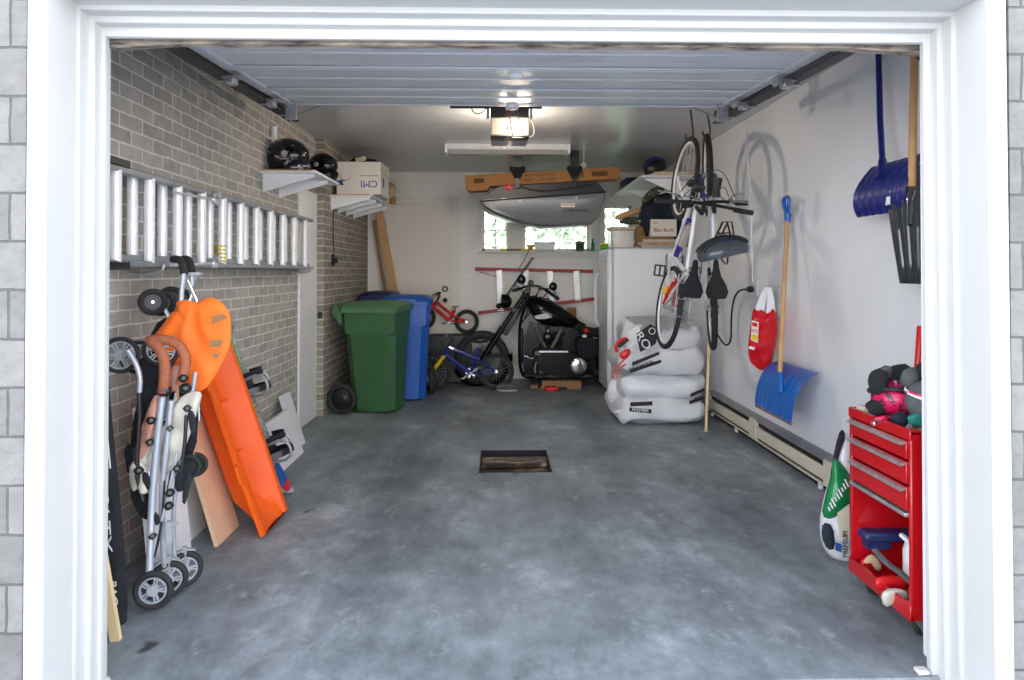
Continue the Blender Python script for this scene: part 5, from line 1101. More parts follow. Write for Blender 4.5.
m = MB(); m.cyl(LA(wbA*.48, 0, .50), LA(wbA*.60, 0, .62), .036, n=16); m.cyl(LA(wbA*.60, 0, .62), LA(wbA*.62, 0, .64), .02); m.build('water_bottle', 'frosted', ba)
LB, wbB = hang((1.77, 5.60, 1.09), (1.74, 5.60, 2.19), (-.24, -1, 0), .345)
bb2 = bicycle('bicycle', 'white bicycle with a purple fork hanging by its wheel nearest the wall', (1.78, 5.6, .74), LB, .345, wbB, 'white_en', 'purple', bar_w=.46, suspended=True, tyre=.026, sadm='foam')
for (L_, w_, R_, lab) in ((LA, wbA, .335, 'left'), (LB, wbB, .345, 'right')):
    p = L_(w_+R_-.03, 0, R_)
    h = MB(); h.tube([p+V((-.03, 0, .05)), p+V((-.02, 0, -.005)), p+V((.02, 0, -.005)), p+V((.035, 0, .05)), V((p.x+.01, p.y, ZC))], .007, smooth=2)
    tag(h.build('bicycle_hook', 'blackp'), 'black ceiling hook holding the front wheel of the %s hanging bicycle' % lab, 'hook')
# helmet on the handlebar
def bike_helmet(lab, c, sx, sy, sz, X, mat1, mat2, strap=True):
    t = thing('bicycle_helmet', lab, 'helmet', V(c)-V((0, 0, sz))); X = V(X).normalized(); Z = V((0, 0, 1)); Z = (Z-X*Z.dot(X)).normalized()
    m = MB(); m.ell(c, (sx, sy, sz), X, Z, 28, 10, lo=-.35, nz=.03); m.ell(c, (sx*.92, sy*.92, sz*.5), X, Z, 28, 6, lo=-.8, hi=.1); m.build('shell', mat1, t)
    Y = Z.cross(X)
    for k in (-.6, -.3, 0, .3, .6):
        m = MB(); pts = [V(c)+X*sx*1.02*math.cos(a)*math.sqrt(1-k*k*.5)+Y*sy*k*1.02+Z*sz*1.04*math.sin(a)*math.sqrt(1-k*k*.7) for a in [.35+i*(PI-.7)/10 for i in range(11)]]; m.tube(pts, .011, flat=.5); m.build('vent_rib', mat2, t)
    m = MB(); m.tube([V(c)+Y*sy*.8, V(c)-Z*sz*.8+Y*sy*.3, V(c)-Z*sz*.9-Y*sy*.3, V(c)-Y*sy*.8], .006, smooth=2, flat=.4); m.build('chin_strap', 'cable', t)
    return t
M['helm_grey'] = pm('helmet_grey', srgb('#454a50'), .35, coat=.3)
hc = W(723, 252, Y=4.66)
hh = bike_helmet('grey and black bicycle helmet hanging from the right end of the handlebar', hc, .180, .12, .10, (.97, .0, .22), 'helm_grey', 'blackp')
m = MB(); m.ell(hc+V((.0, -.02, .06)), (.08, .07, .045)); m.build('inner_pad', 'navy_pl', hh)
m = MB()
m.tube([hc+V((-.06, 0, .08)), W(727, 216, Y=4.8)+V((-.01, 0, 0)), hc+V((.06, 0, .09))], .007, smooth=1, flat=.5); m.tube([hc+V((-.02, .03, .08)), W(731, 216, Y=4.8), hc+V((.09, .03, .09))], .006, smooth=1, flat=.5); m.build('hanging_strap', 'cable', hh)
# ---- shelf above the fridge
t = thing('bracket_shelf', 'long white shelf along the right wall above the fridge', 'shelf', (1.8, 7.9, 2.38))
MB().bb((1.50, 7.05, 2.375), (2.119, 8.86, 2.395), bev=.003).build('shelf_board', 'white', t)
for y in (7.2, 8.2): MB().prism([(1.56, y, 2.375), (2.119, y, 2.375), (2.119, y, 2.15), (2.07, y, 2.15)], (0, .02, 0)).build('bracket', 'white', t)
def stack(lo, hi, name, mat, lab, cat, grp=None): return tag(MB().bb(lo, hi, bev=.003).build(name, mat), lab, cat, grp)
stack((1.60, 7.10, 2.396), (2.09, 7.9, 2.414), 'shelf_panel', 'boardw', 'white panel lying on the shelf above the fridge, lowest of two', 'board')
stack((1.64, 7.06, 2.415), (2.08, 7.8, 2.434), 'shelf_panel', 'wood_lt', 'pale wooden panel lying on the shelf above the fridge, upper of two', 'board')
p = W(629, 184, Y=8.2); stack((1.52, 8.0, 2.396), (1.74, 8.4, 2.50), 'shoe_box', 'navy_pl', 'small navy box on the far end of the shelf above the fridge', 'box')
bike_helmet('black and blue bicycle helmet on top of the shelf above the fridge', (1.70, 7.3, 2.50), .125, .10, .11, (1, .1, .25), 'blackp', 'navy_pl')
m = MB(); m.puff([(1.55, 8.4, 2.397), (1.9, 8.4, 2.397), (1.9, 8.4, 2.52), (1.7, 8.4, 2.58), (1.55, 8.4, 2.5)], (0, -1, 0), .08, nz=.04); tag(m.build('cloth_bundle', 'greycloth'), 'grey cloth bundle at the back of the shelf above the fridge', 'cloth')
# ---- things piled on the fridge
fz0 = 1.651
t = thing('clear_box', 'translucent plastic box standing at the left end of the fridge top', 'box', (1.40, 7.65, fz0))
MB().bb((1.265, 7.53, fz0), (1.52, 7.80, fz0+.21), bev=.012).build('body', 'frosted', t); MB().bb((1.255, 7.52, fz0+.21), (1.53, 7.81, fz0+.24), bev=.006).build('lid', 'paper', t)
for i, (x0, x1, z0, z1, mt, lb) in enumerate(((1.60, 1.99, 0, .035, 'greyp', 'grey flat binder lying on the fridge, bottom of the pile'), (1.56, 1.97, .036, .07, 'tan', 'tan folded cloth lying on the fridge, second in the pile'), (1.62, 1.98, .071, .10, 'paper', 'pile of pale papers lying on the fridge, third in the pile'), (1.58, 1.96, .101, .13, 'wood_dk', 'brown board lying on the fridge, top of the pile'))):
    stack((x0, 7.53, fz0+z0), (x1, 7.85, fz0+z1), 'flat_item', mt, lb, 'board' if 'board' in lb or 'binder' in lb else 'cloth' if 'cloth' in lb else 'paper')
o = MB().bb((1.70, 7.50, fz0+.132), (1.985, 7.60, fz0+.32), bev=.003).build('small_carton', 'boxwhite'); tag(o, 'white carton with red print leaning on the pile on the fridge', 'box')
text('lettering', 'Blu Bolt', .06, 'ink_red', o, (1.84, 7.497, fz0+.20), (1, 0, 0), (0, 0, 1), width=.22); text('lettering', 'Go', .04, 'ink_red', o, (1.75, 7.497, fz0+.28), (1, 0, 0), (0, 0, 1))
m = MB(); m.puff([W(x, y, Y=7.68) for x, y in ((640, 208), (645, 199), (660, 194), (674, 191), (681, 193), (683, 215), (680, 236), (670, 243), (655, 240), (642, 238), (638, 222))], (0, -1, 0), .13, rings=9, nz=.07, f=6, back=.6)
tag(m.build('jacket', 'navy_cloth', None, smooth=60), 'dark navy jacket bundled on top of the fridge', 'jacket')
m = MB(); m.puff([W(x, y, Y=7.5) for x, y in ((641, 200), (650, 189), (664, 183), (668, 187), (654, 198), (643, 205))], (0, -1, 0), .05, nz=.02); tag(m.build('camouflage_bag', 'camo'), 'camouflage patterned bag tucked above the navy jacket', 'bag')
for pts, mat, lb in ((((614, 216), (625, 211), (640, 208), (642, 212), (626, 218), (617, 221)), 'wood', 'light tan wooden slat piece behind the clear box on the fridge'), (((616, 222), (630, 216), (643, 218), (642, 224), (628, 225)), 'camo', 'greenish patterned bundle on top of the clear plastic box')):
    m = MB(); m.puff([W(x, y, Y=7.62) for x, y in pts], (0, -1, .2), .04, nz=.02); tag(m.build('craft_bundle', mat), lb, 'bundle')
m = MB(); m.puff([W(x, y, Y=7.60) for x, y in ((634, 228), (642, 224), (646, 236), (645, 247), (636, 247))], (0, -1, 0), .05, nz=.03); tag(m.build('brown_bag', 'wood_dk'), 'small brown bag squeezed right of the clear plastic box', 'bag')
t = thing('sponge_tray', 'green tray with a yellow top on the far left edge of the fridge', 'tray', (1.27, 8.0, fz0))
MB().bb((1.20, 7.92, fz0), (1.38, 8.06, fz0+.05), bev=.012).build('tray', 'lime', t); MB().bb((1.22, 7.93, fz0+.05), (1.36, 8.05, fz0+.075), bev=.01).build('sponge', 'yellow', t)

# ---- sacks
def sack(lab, c, sx, sy, sz, yaw, seed, tilt=0):
    R = Euler((0, tilt, yaw)).to_matrix(); m = MB(); n, k = 40, 18
    def fn(u, v):
        a = 2*PI*u; b = -PI/2+PI*v; ca, sa_, cb, sb_ = math.cos(a), math.sin(a), math.cos(b), math.sin(b)
        f = lambda q, e: math.copysign(abs(q)**e, q)
        x = f(cb, .32)*f(ca, .36); y = f(cb, .32)*f(sa_, .40); z = f(sb_, .78)
        p = V((x*sx/2, y*sy/2, z*sz/2)); q = p*5+V((seed*7, 0, 0))
        p += V((x*.02, y*.02, z*.01))*noise.noise(q*1.5)*1.5+V((.5*x, .5*y, 1)).normalized()*(.05*noise.noise(q*.9)+.022*noise.noise(q*3)+.012*math.sin(q.x*4+5*noise.noise(q)))*(1 if z > -.9 else 0)
        # pinched end seams
        p.z *= 1-.2*max(0, abs(x)-.86)/.14; p.z = max(p.z, -sz/2)
        return R @ p+V(c)
    m.grid(fn, n, k); return tag(m.build('sack', 'bagwhite', None, smooth=60), lab, 'sack', None)
cz = .115; YS = 6.52
s1 = sack('white plastic sack with black print, bottom of the stack of four', (1.50, YS, .118), .84, .72, .25, .05, 1)
s2 = sack('white plastic sack, second from the bottom of the stack of four', (1.53, YS+.02, .345), .82, .70, .26, -.04, 2)
s3 = sack('white plastic sack with black print, third from the bottom of the stack', (1.50, YS, .565), .82, .70, .26, .06, 3)
s4 = sack('white plastic sack with black PRO lettering, topmost of the stack', (1.54, YS+.02, .78), .74, .68, .25, -.03, 4, .03)
yf_ = YS-.375
def mark(o, pts, Y, mat='ink_black'): MB().prism([W(x, y, Y=Y) for x, y in pts], (0, -.003, 0)).build('printed_mark', mat, o)
mark(s4, [(636, 334), (650, 324), (661, 330), (655, 344), (640, 352)], YS-.345)
text('lettering', 'PRO', .105, 'ink_white', s4, W(641, 338, Y=YS-.352), V((.30, 0, -.42)), V((.42, 0, .30)), width=.22, ext=.002)
m = MB(); m.torus(W(652, 331, Y=YS-.352), (0, 1, 0), .028, .004, 20, 4); m.build('printed_mark', 'ink_white', s4)
for a, b in (((632, 364), (659, 353)), ((630, 371), (661, 361))):
    mark(s3, [(a[0], a[1]-2), (b[0], b[1]-1.5), (b[0], b[1]+1.5), (a[0], a[1]+2)], yf_)
text('lettering', 'PREMIER', .05, 'ink_black', s3, W(641, 366, Y=yf_-.004), (1, 0, .33), (-.33, 0, 1), width=.24)
for a, b in (((690, 395), (704, 389)), ((689, 402), (704, 397))): mark(s2 if a[1] < 398 else s2, [(a[0], a[1]-1.5), (b[0], b[1]-1.5), (b[0], b[1]+2), (a[0], a[1]+2)], YS-.352)
for a, b in (((630, 404), (652, 403)), ((629, 409), (651, 411))): mark(s1, [(a[0], a[1]-2), (b[0], b[1]-2), (b[0], b[1]+2), (a[0], a[1]+2)], yf_+.0)
text('lettering', 'PREMIER', .04, 'ink_white', s1, W(640, 410, Y=yf_-.006), (1, 0, -.08), (.08, 0, 1), width=.15)
m = MB(); m.puff([W(x, y, Y=6.5) for x, y in ((607, 386), (614, 376), (624, 372), (630, 385), (630, 402), (618, 406), (608, 402))], (-.3, -1, 0), .05, nz=.04, back=.7); tag(m.build('plastic_bag', 'bagwhite', None, smooth=60), 'crumpled empty plastic bag at the left foot of the sacks', 'bag')
m = MB(); m.prism([W(x, y, Y=6.25) for x, y in ((612, 412), (634, 403), (640, 408), (628, 414))], (0, .02, 0)); tag(m.build('bag_corner', 'bagwhite'), 'flat white bag corner spread on the floor by the sacks', 'bag')
m = MB(); m.prism([W(625, 317, Y=6.5), W(641, 330, Y=6.2), W(690, 326, Y=6.2), W(668, 316, Y=6.7)], (0, 0, .008)); tag(m.build('grey_sheet', 'greyp'), 'grey plastic sheet lying on the topmost white sack', 'sheet')
t = thing('hand_tool', 'red handled tool hooked at the left edge of the sack pile', 'tool', W(622, 350, Y=6.15))
m = MB(); m.tube([W(617, 352, Y=6.13), W(615, 346, Y=6.13), (W(620, 340, Y=6.13)), W(627, 338.5, Y=6.13)], .016, smooth=2); m.build('handle', 'red_pl', t)
m = MB(); m.puff([W(x, y, Y=6.13) for x, y in ((617, 354), (630, 347), (630, 355), (624, 361))], (0, -1, 0), .02); m.build('body', 'red_pl', t)
m = MB(); m.tube([W(618, 347, Y=6.12), W(628, 339, Y=6.12)], .017); m.build('grip', 'blackp', t)
m = MB(); m.tube([W(624, 360, Y=6.12), W(614, 368, Y=6.12), W(612, 378, Y=6.12), W(616, 380, Y=6.12), W(619, 368, Y=6.12), W(626, 364, Y=6.12)], .006, smooth=2); m.build('wrist_loop', 'red_pl', t)
# ---- long broom pole
t = thing('broom_pole', 'pale wooden broom pole with a light blue sleeve leaning beside the sacks', 'pole', (1.81, 5.94, 0))
pb_ = W(705.5, 431.5, Z=.004); pt_ = W(711, 280, Y=6.4); MB().cyl(pb_, pb_.lerp(pt_, .62), .0125).build('pole', 'wood_lt', t); MB().cyl(pb_.lerp(pt_, .62), pt_, .022).build('sleeve', 'lightblue', t)
# ---- conduit, outlet and cord
t = thing('wall_outlet', 'white outlet with a long white conduit and a black plug on the right wall', 'outlet', (2.11, 5.52, 1.26))
MB().bb((2.108, 5.5, 1.20), (2.12, 5.62, 1.32), bev=.003).build('plate', 'white', t)
MB().tube([(2.11, 5.72, 2.62), (2.11, 5.73, 2.45), (2.11, 5.66, 2.2), (2.11, 5.62, 1.9), (2.11, 5.60, 1.32), (2.11, 5.56, 1.30)], .008, smooth=1).build('conduit', 'white', t)
MB().bb((2.06, 5.55, 1.225), (2.108, 5.61, 1.275), bev=.012).build('plug', 'blackp', t)
MB().tube([(2.05, 5.57, 1.25), (2.0, 5.62, 1.24), (1.99, 5.72, 1.15), (2.0, 5.80, .98), (2.02, 5.85, .80), (2.0, 5.92, .74), (1.98, 6.05, .80), (1.98, 6.2, .90)], .008, smooth=2).build('cord', 'cable', t)
# ---- red bag
t = thing('shopping_bag', 'red plastic bag hanging on the right wall by white handles', 'bag', (1.97, 5.0, .66))
out = [(753, 309), (757, 306), (762, 310), (766, 313), (770, 311), (774, 307), (777.5, 316), (778, 332), (775, 350), (771, 366), (762, 371), (755, 367), (749, 361), (747.5, 349), (749, 335), (751, 320)]
m = MB(); m.puff([W(x, y, Y=4.98) for x, y in out], (-.5, -1, 0), .06, rings=9, nz=.04, f=10); m.build('body', 'red_bag', t, smooth=60)
for o_ in (0, 5): m = MB(); m.tube([W(757+o_, 310, Y=4.95), W(762+o_*.5, 296, Y=5.0), W(768, 286, Y=5.05), W(770+o_*.3, 296, Y=5.0), W(768+o_, 314, Y=4.97)], .016, smooth=2, flat=.25); m.build('strap', 'white', t)
MB().cyl(W(768, 287, Y=5.05), W(768, 287, Y=5.05)+V((.13, .02, 0)), .005).build('nail', 'steel', t)
def rb(pts, mat, Y=4.905): MB().prism([W(x, y, Y=Y) for x, y in pts], (0, -.003, 0)).build('printed_patch', mat, t)
rb([(751.5, 320), (758.5, 322), (757.5, 343), (750.5, 340)], 'boxwhite', 4.915); rb([(752, 322), (757, 323), (757, 327), (752, 326)], 'red_pl', 4.91); rb([(752, 334), (757.5, 335.5), (757, 341), (751.5, 339)], 'yellow_brt', 4.91)
text('lettering', 'RED', .035, 'ink_red', t, W(754.5, 331, Y=4.909), (1, 0, -.1), (.1, 0, 1)); rb([(749, 346), (754, 347.5), (754, 350), (749, 348.5)], 'ink_white', 4.91)

# ---- shovels
def pusher(lab, y0, y1, zt, zb, bulge, xw, mat, edge, shaft, smat, grip, ribs=9, rev=False):
    t = thing('snow_shovel', lab, 'shovel', (xw, (y0+y1)/2, zb))
    def fn(u, v):   # u along wall, v top->bottom
        z = zt+(zb-zt)*v; x = xw-bulge(v); q = math.sin(u*ribs*2*PI); return V((x-.006*max(0, q)*(1 if .02 < v < .97 else 0), y0+(y1-y0)*u, z))
    m = MB(); m.grid(fn, ribs*8, 16, .006); m.build('blade', mat, t, smooth=50)
    if edge: m = MB(); a = fn(0, 1); b = fn(1, 1); m.bar(a+V((0, 0, .002)), b+V((0, 0, .002)), .012, .02); m.build('wear_strip', edge, t)
    m = MB(); m.tube(shaft, .0155, n=12); m.build('shaft', smat, t)
    return t, fn
bl = lambda v: .01+.17*math.sqrt(max(0, 1-(1-v)**2))
shaftA = [W(779.5, 372, X=1.88), W(788, 212, X=2.045)]
t, fn = pusher('bright blue snow shovel with a wooden shaft hanging on the right wall', 4.92, 4.31, .745, .425, bl, 2.055, 'shovel_blue', 'wood_dk', shaftA, 'wood', None, 9)
m = MB(); m.tube([W(781, 392, X=1.885), W(780, 378, X=1.89), W(779.5, 366, X=1.905)], [.020, .022], n=12); m.build('socket', 'shovel_blue', t)
a = W(788, 216, X=2.04); m = MB(); m.cyl(a+V((0, 0, -.05)), a+V((0, 0, .02)), .020, .026); m.tube([a, a+V((-.01, -.035, .06)), a+V((-.01, -.045, .13)), a+V((-.01, .045, .13)), a+V((-.01, .035, .06)), a], .014, smooth=1); m.build('grip', 'shovel_blue', t)
bl2 = lambda v: .03+.11*math.sin(min(1, (1-v)*.0+v*1.0)*PI*.62)
t, fn = pusher('dark navy snow shovel hanging high on the right wall', 3.63, 3.16, 1.955, 1.69, lambda v: .03+.10*math.sin(v*PI*.72), 2.05, 'shovel_navy', None, [W(883.5, 170, X=1.98), W(881, 120, X=2.02), W(879.5, 40, X=2.06)], 'shovel_navy', None, 7)
m = MB(); m.cyl(W(884, 178, X=1.96), W(883, 160, X=1.99), .03, .02); m.build('socket', 'shovel_navy', t)
c = fn(.72, .80); MB().prism([c+V((-.012, .02, -.02)), c+V((-.012, -.02, -.02)), c+V((-.012, -.02, .02)), c+V((-.012, .01, .02))], (-.002, 0, 0)).build('sticker', 'ink_white', t)
# black scoop
t = thing('scoop_shovel', 'black ribbed scoop shovel with a wooden shaft hanging by the right jamb', 'shovel', (1.95, 3.2, 1.34))
A_ = V((1.98, 3.33, 1.72)); out = [(0, 1.735), (.0, 1.60), (.09, 1.345), (.33, 1.325), (.42, 1.60), (.42, 1.735), (.21, 1.79)]
def sf(u, v):
    z = 1.77-.43*v; w0 = .04*max(0, v-.25)/.75*1.6; a = -.0+w0; b = .40-w0; y = 3.37-(a+(b-a)*u); side = max(0, abs(u-.5)*2-.78)/.22
    return V((1.93+.075*side-.012*max(0, math.sin(u*5*2*PI))*(1 if .08 < v < .9 else 0)+.03*v, y, z-.03*(1-abs(u-.5)*2)*-1*(1-v)))
m = MB(); m.grid(sf, 50, 14, .006); m.build('blade', 'shovel_black', t, smooth=50)
MB().tube([W(912, 200, X=1.94), W(915.5, 55, X=1.99), W(917, 10, X=2.0)], .017, n=12).build('shaft', 'wood', t)
m = MB(); m.cyl(W(911.5, 225, X=1.925), W(912, 195, X=1.945), .018, .024); m.build('socket', 'shovel_black', t)

# ---- baseboard heater
HX = .024
t = thing('baseboard_heater', 'long cream baseboard heater along the foot of the right wall', 'heater', (2.082, 5.4, .05))
hy0, hy1 = 4.15, 6.66
MB().bb((2.107, hy0, .055), (2.122, hy1, .235)).build('back_plate', 'cream_metal', t)
MB().prism([(2.052, hy0, .215), (2.122, hy0, .240), (2.122, hy0, .228), (2.057, hy0, .203)], (0, hy1-hy0, 0)).build('top_plate', 'alu_dull', t)
for a, b in ((hy0+.11, 5.38), (5.52, hy1-.10)):
    MB().bb((2.050, a, .085), (2.058, b, .172), bev=.002).build('front_panel', 'cream_metal', t)
    MB().bb((2.072, a, .17), (2.092, b, .205)).build('fins', 'dark', t)
MB().bb((2.067, hy0+.02, .065), (2.082, hy1-.02, .086)).build('lower_slot', 'dark', t)
MB().bb((2.052, hy0, .052), (2.122, hy1, .064)).build('bottom_plate', 'cream_metal', t)
for a, b in ((hy0, hy0+.11), (5.38, 5.52), (hy1-.10, hy1)): MB().bb((2.046, a, .055), (2.122, b, .218), bev=.004).build('end_box', 'cream_metal', t)
for y in (hy0+.2, 5.9, hy1-.1): MB().bb((2.072, y, 0), (2.092, y+.03, .056)).build('foot', 'white', t)
struct('trim_9', MB().bb((2.107, 3.0, 0), (2.122, 8.9, .05)), 'dark')

# ---- soil sack by the tool cart
t = thing('soil_sack', 'white and green sack of soil standing left of the red tool cart', 'sack', (1.62, 3.32, 0))
Ys = 3.30
def sp_(pts, mat, name, Y=Ys, th=.09, nz=.03, back=1.0): MB().puff([W(x, y, Y=Y) for x, y in pts], (-.3, -1, 0), th, rings=9, nz=nz, f=8, sub=1, back=back).build(name, mat, t, smooth=60)
sp_([(836, 443), (841, 430), (850, 434), (866, 470), (872, 520), (868, 556), (850, 563), (832, 559), (822, 548), (818, 530), (819, 512), (826, 488), (833, 462)], 'bagwhite', 'body')
sp_([(832, 456), (840, 462), (852, 478), (853, 500), (842, 512), (830, 519), (820, 515), (824, 496), (830, 474)], 'green_brt', 'green_print', 3.235, .045, .02, .3)
sp_([(821, 521), (832, 524), (834, 548), (826, 549), (820, 536)], 'navy_cloth', 'dark_print', 3.225, .02, .01, .3)
sp_([(837, 434), (842, 428), (845, 436), (839, 452), (834, 470), (829, 476), (831, 462)], 'dark', 'open_mouth', 3.26, .02, .01, .3)
def spm(pts, mat, Y=3.185): MB().prism([W(x, y, Y=Y) for x, y in pts], (0, -.003, 0)).build('printed_mark', mat, t)
spm([(836, 512), (848, 503), (848, 538), (838, 536)], 'paper', 3.2); spm([(834, 541), (840, 543), (840, 551), (834, 549)], 'ink_blue', 3.19)
text('lettering', 'PREMIUM', .034, 'ink_black', t, W(844, 543, Y=3.19), (0, 0, 1), (-1, 0, 0), width=.12)
for k_ in range(9):
    c_ = W(828+2.2*k_, 508-3.2*k_, Y=3.18); MB().box(c_, (.02+.01*(k_ % 3), .002, .006), x=V((.45, 0, -.9)).normalized(), z=V((.9, 0, .45)).normalized()).build('printed_line', 'ink_white', t)

# ---- red tool cart
t = thing('tool_cart', 'red rolling tool cart with three drawers and an open lower bay', 'tool cart', (1.78, 2.83, 0))
cx0, cx1, cy0, cy1, cz0, cz1 = 1.555, 2.0, 2.54, 2.99, .095, .795
m = MB(); m.bb((cx0, cy0, cz0), (cx1, cy0+.02, cz1), bev=.004); m.build('side_panel', 'red', t)
m = MB(); m.bb((cx0, cy1-.02, cz0), (cx1, cy1, cz1), bev=.004); m.build('side_panel', 'red', t)
m = MB(); m.bb((cx1-.015, cy0+.02, cz0), (cx1, cy1-.02, cz1)); m.build('back_panel', 'red', t)
m = MB(); m.bb((cx0, cy0+.02, cz1-.03), (cx1-.015, cy1-.02, cz1-.018)); m.bb((cx0-.004, cy0, cz1-.035), (cx0+.012, cy1, cz1+.006), bev=.003); m.bb((cx0, cy0, cz1-.01), (cx1, cy0+.012, cz1+.006)); m.bb((cx0, cy1-.012, cz1-.01), (cx1, cy1, cz1+.006)); m.build('top_tray', 'red', t)
m = MB(); m.bb((cx0-.004, cy0, cz0-.01), (cx1, cy1, cz0+.012), bev=.003); m.bb((cx0-.006, cy0, cz0-.012), (cx0+.008, cy1, cz0+.05), bev=.003); m.build('bottom_tray', 'red', t)
for z0, z1, x in ((.685, .755, 0), (.59, .675, 0), (.49, .58, 0)):
    d = MB(); d.bb((cx0-.004, cy0+.024, z0), (cx0+.016, cy1-.024, z1), bev=.003); d.bb((cx0+.01, cy0+.03, z0+.004), (cx1-.03, cy1-.03, z1-.012)); do = d.build('drawer', 'red', t)
    h = MB(); h.prism([(cx0-.004, cy0+.026, z1-.002), (cx0-.022, cy0+.026, z1-.006), (cx0-.024, cy0+.026, z1-.017), (cx0-.012, cy0+.026, z1-.013), (cx0-.004, cy0+.026, z1-.010)], (0, cy1-cy0-.052, 0)); h.build('drawer_pull', 'steel', do)
m = MB(); m.bb((cx0-.012, cy0+.02, .468), (cx1-.02, cy1-.02, .482), bev=.002); m.build('divider_shelf', 'steel', t)
c = V((cx0-.004, cy1-.20, .772)); MB().torus(c, (1, 0, 0), .010, .003, 16, 5).build('lock', 'chrome', t)
for x, y in ((cx0+.06, cy0+.06), (cx0+.06, cy1-.06), (cx1-.06, cy0+.06), (cx1-.06, cy1-.06)):
    co = MB().prism([(x-.035, y-.02, cz0-.01), (x+.02, y-.02, cz0-.01), (x+.025, y-.02, .02), (x+.012, y-.02, .018)], (0, .006, 0)).prism([(x-.035, y+.014, cz0-.01), (x+.02, y+.014, cz0-.01), (x+.025, y+.014, .02), (x+.012, y+.014, .018)], (0, .006, 0)).build('caster', 'steel', t)
    MB().torus((x+.02, y, .040), (0, 1, 0), .027, .013, 24, 8, rz=.012).cyl((x+.02, y-.009, .040), (x+.02, y+.009, .040), .022).build('wheel', 'rubber', co)
tz = cz1+.007
# helmets and gear on top
def P3(x, y, Y=2.8): return W(x, y, Y=Y)
hcc = V((1.655, 2.80, tz+.075))
t2 = thing('childs_helmet', 'pink, blue and white patterned helmet lying on the tool cart', 'helmet', (hcc.x, hcc.y, tz))
MB().ell(hcc, (.098, .095, .074), (1, 0, .1), (-.1, 0, 1), 32, 16).build('shell', 'helmet_art', t2)
m = MB(); m.torus(hcc+V((-.005, 0, .02)), (.15, .25, 1), .096, .010, 32, 8); m.build('rim', 'blackp', t2)
m = MB(); m.puff([P3(x, y, 2.78) for x, y in ((868, 385), (872, 372), (880, 368), (886, 374), (884, 392), (874, 396))], (0, -1, 0), .035, nz=.03); tag(m.build('glove', 'black_cloth'), 'black padded glove at the left end of the tool cart top', 'glove')
m = MB(); m.puff([P3(x, y, 2.86) for x, y in ((872, 380), (878, 366), (890, 370), (902, 362), (912, 368), (914, 392), (900, 396), (884, 392))], (0, -1, 0), .05, nz=.05, f=14); o = m.build('gear_bag', 'black_cloth'); tag(o, 'open black gear bag lying behind the patterned helmet', 'bag')
for x, y in ((893.5, 391), (903, 387)): MB().box(P3(x, y, 2.795), (.022, .004, .026), x=(.9, 0, .35), z=(-.35, 0, .9), bev=.001).build('purple_label', 'label_purple' if 'label_purple' in M else M.setdefault('label_purple', pm('label_purple', srgb('#a48fd0'), .6)) and 'label_purple', o)
c4 = V((1.70, 2.66, tz+.085)); t3 = thing('dark_helmet', 'dark grey helmet with red and white stripes at the right of the cart top', 'helmet', (c4.x, c4.y, tz))
MB().ell(c4, (.085, .08, .085), n=28, k=14).build('shell', 'greycloth', t3)
for k in (-.35, -.2): MB().torus(c4+V((0, -.0, .02)), (.2, .5*k, 1), .083, .004, 28, 6, rz=.008).build('stripe', 'ink_white' if k < -.3 else 'magenta', t3)
m = MB(); m.puff([P3(x, y, 2.66) for x, y in ((915, 366), (922, 361), (932, 364), (934, 378), (920, 380))], (0, -1, 0), .03, nz=.02); tag(m.build('black_mitten', 'black_cloth'), 'black mitten on top of the dark striped helmet', 'glove')
m = MB(); m.puff([P3(x, y, 2.64) for x, y in ((906, 414), (926, 411), (932, 420), (926, 429), (908, 425))], (0, -1, .4), .02, nz=.01); tag(m.build('teal_cloth', 'teal'), 'teal cloth under the dark helmet on the cart', 'cloth')
m = MB(); m.puff([P3(x, y, 2.70) for x, y in ((890, 414), (904, 410), (910, 420), (902, 429), (892, 424))], (0, -1, .3), .02, nz=.02); tag(m.build('navy_glove', 'navy_cloth'), 'navy glove at the front edge of the cart top', 'glove')
p = P3(925, 345, 2.9); tag(MB().bar((1.83, 2.96, tz), (p.x+.015, 2.96, 1.16), .028, .02, bev=.006).build('garden_tool', 'red_pl'), 'red handled tool standing upright behind the gear on the cart', 'tool')
tag(MB().bb((cx0+.02, cy1-.08, tz-.012), (cx0+.14, cy1-.02, tz+.012), bev=.003).build('notepad', 'paper'), 'pale notepad at the far corner of the cart top', 'notepad')
for (pts, mt, Y, nm, lb, ct) in (
    (((866, 404), (872, 398), (880, 402), (884, 412), (876, 416), (868, 412)), 'black_cloth', 2.80, 'strap_pad', 'black strap pad hanging below the patterned helmet on the cart', 'pad'),
    (((880, 368), (886, 364), (893, 371), (890, 378), (882, 378)), 'greycloth', 2.80, 'wool_glove', 'small grey glove sticking up between the black gear', 'glove'),
    (((900, 372), (910, 366), (921, 370), (923, 386), (912, 392), (902, 386)), 'greycloth', 2.72, 'grey_hat', 'grey padded hat lying over the dark striped helmet', 'hat'),
    (((872, 418), (884, 414), (896, 420), (898, 428), (886, 427), (876, 423)), 'helmet_art', 2.74, 'scarf', 'patterned scarf under the front of the pink helmet', 'scarf')):
    m = MB(); m.puff([P3(x, y, Y) for x, y in pts], (0, -1, .2), .03, nz=.04, f=16); tag(m.build(nm, mt), lb, ct)
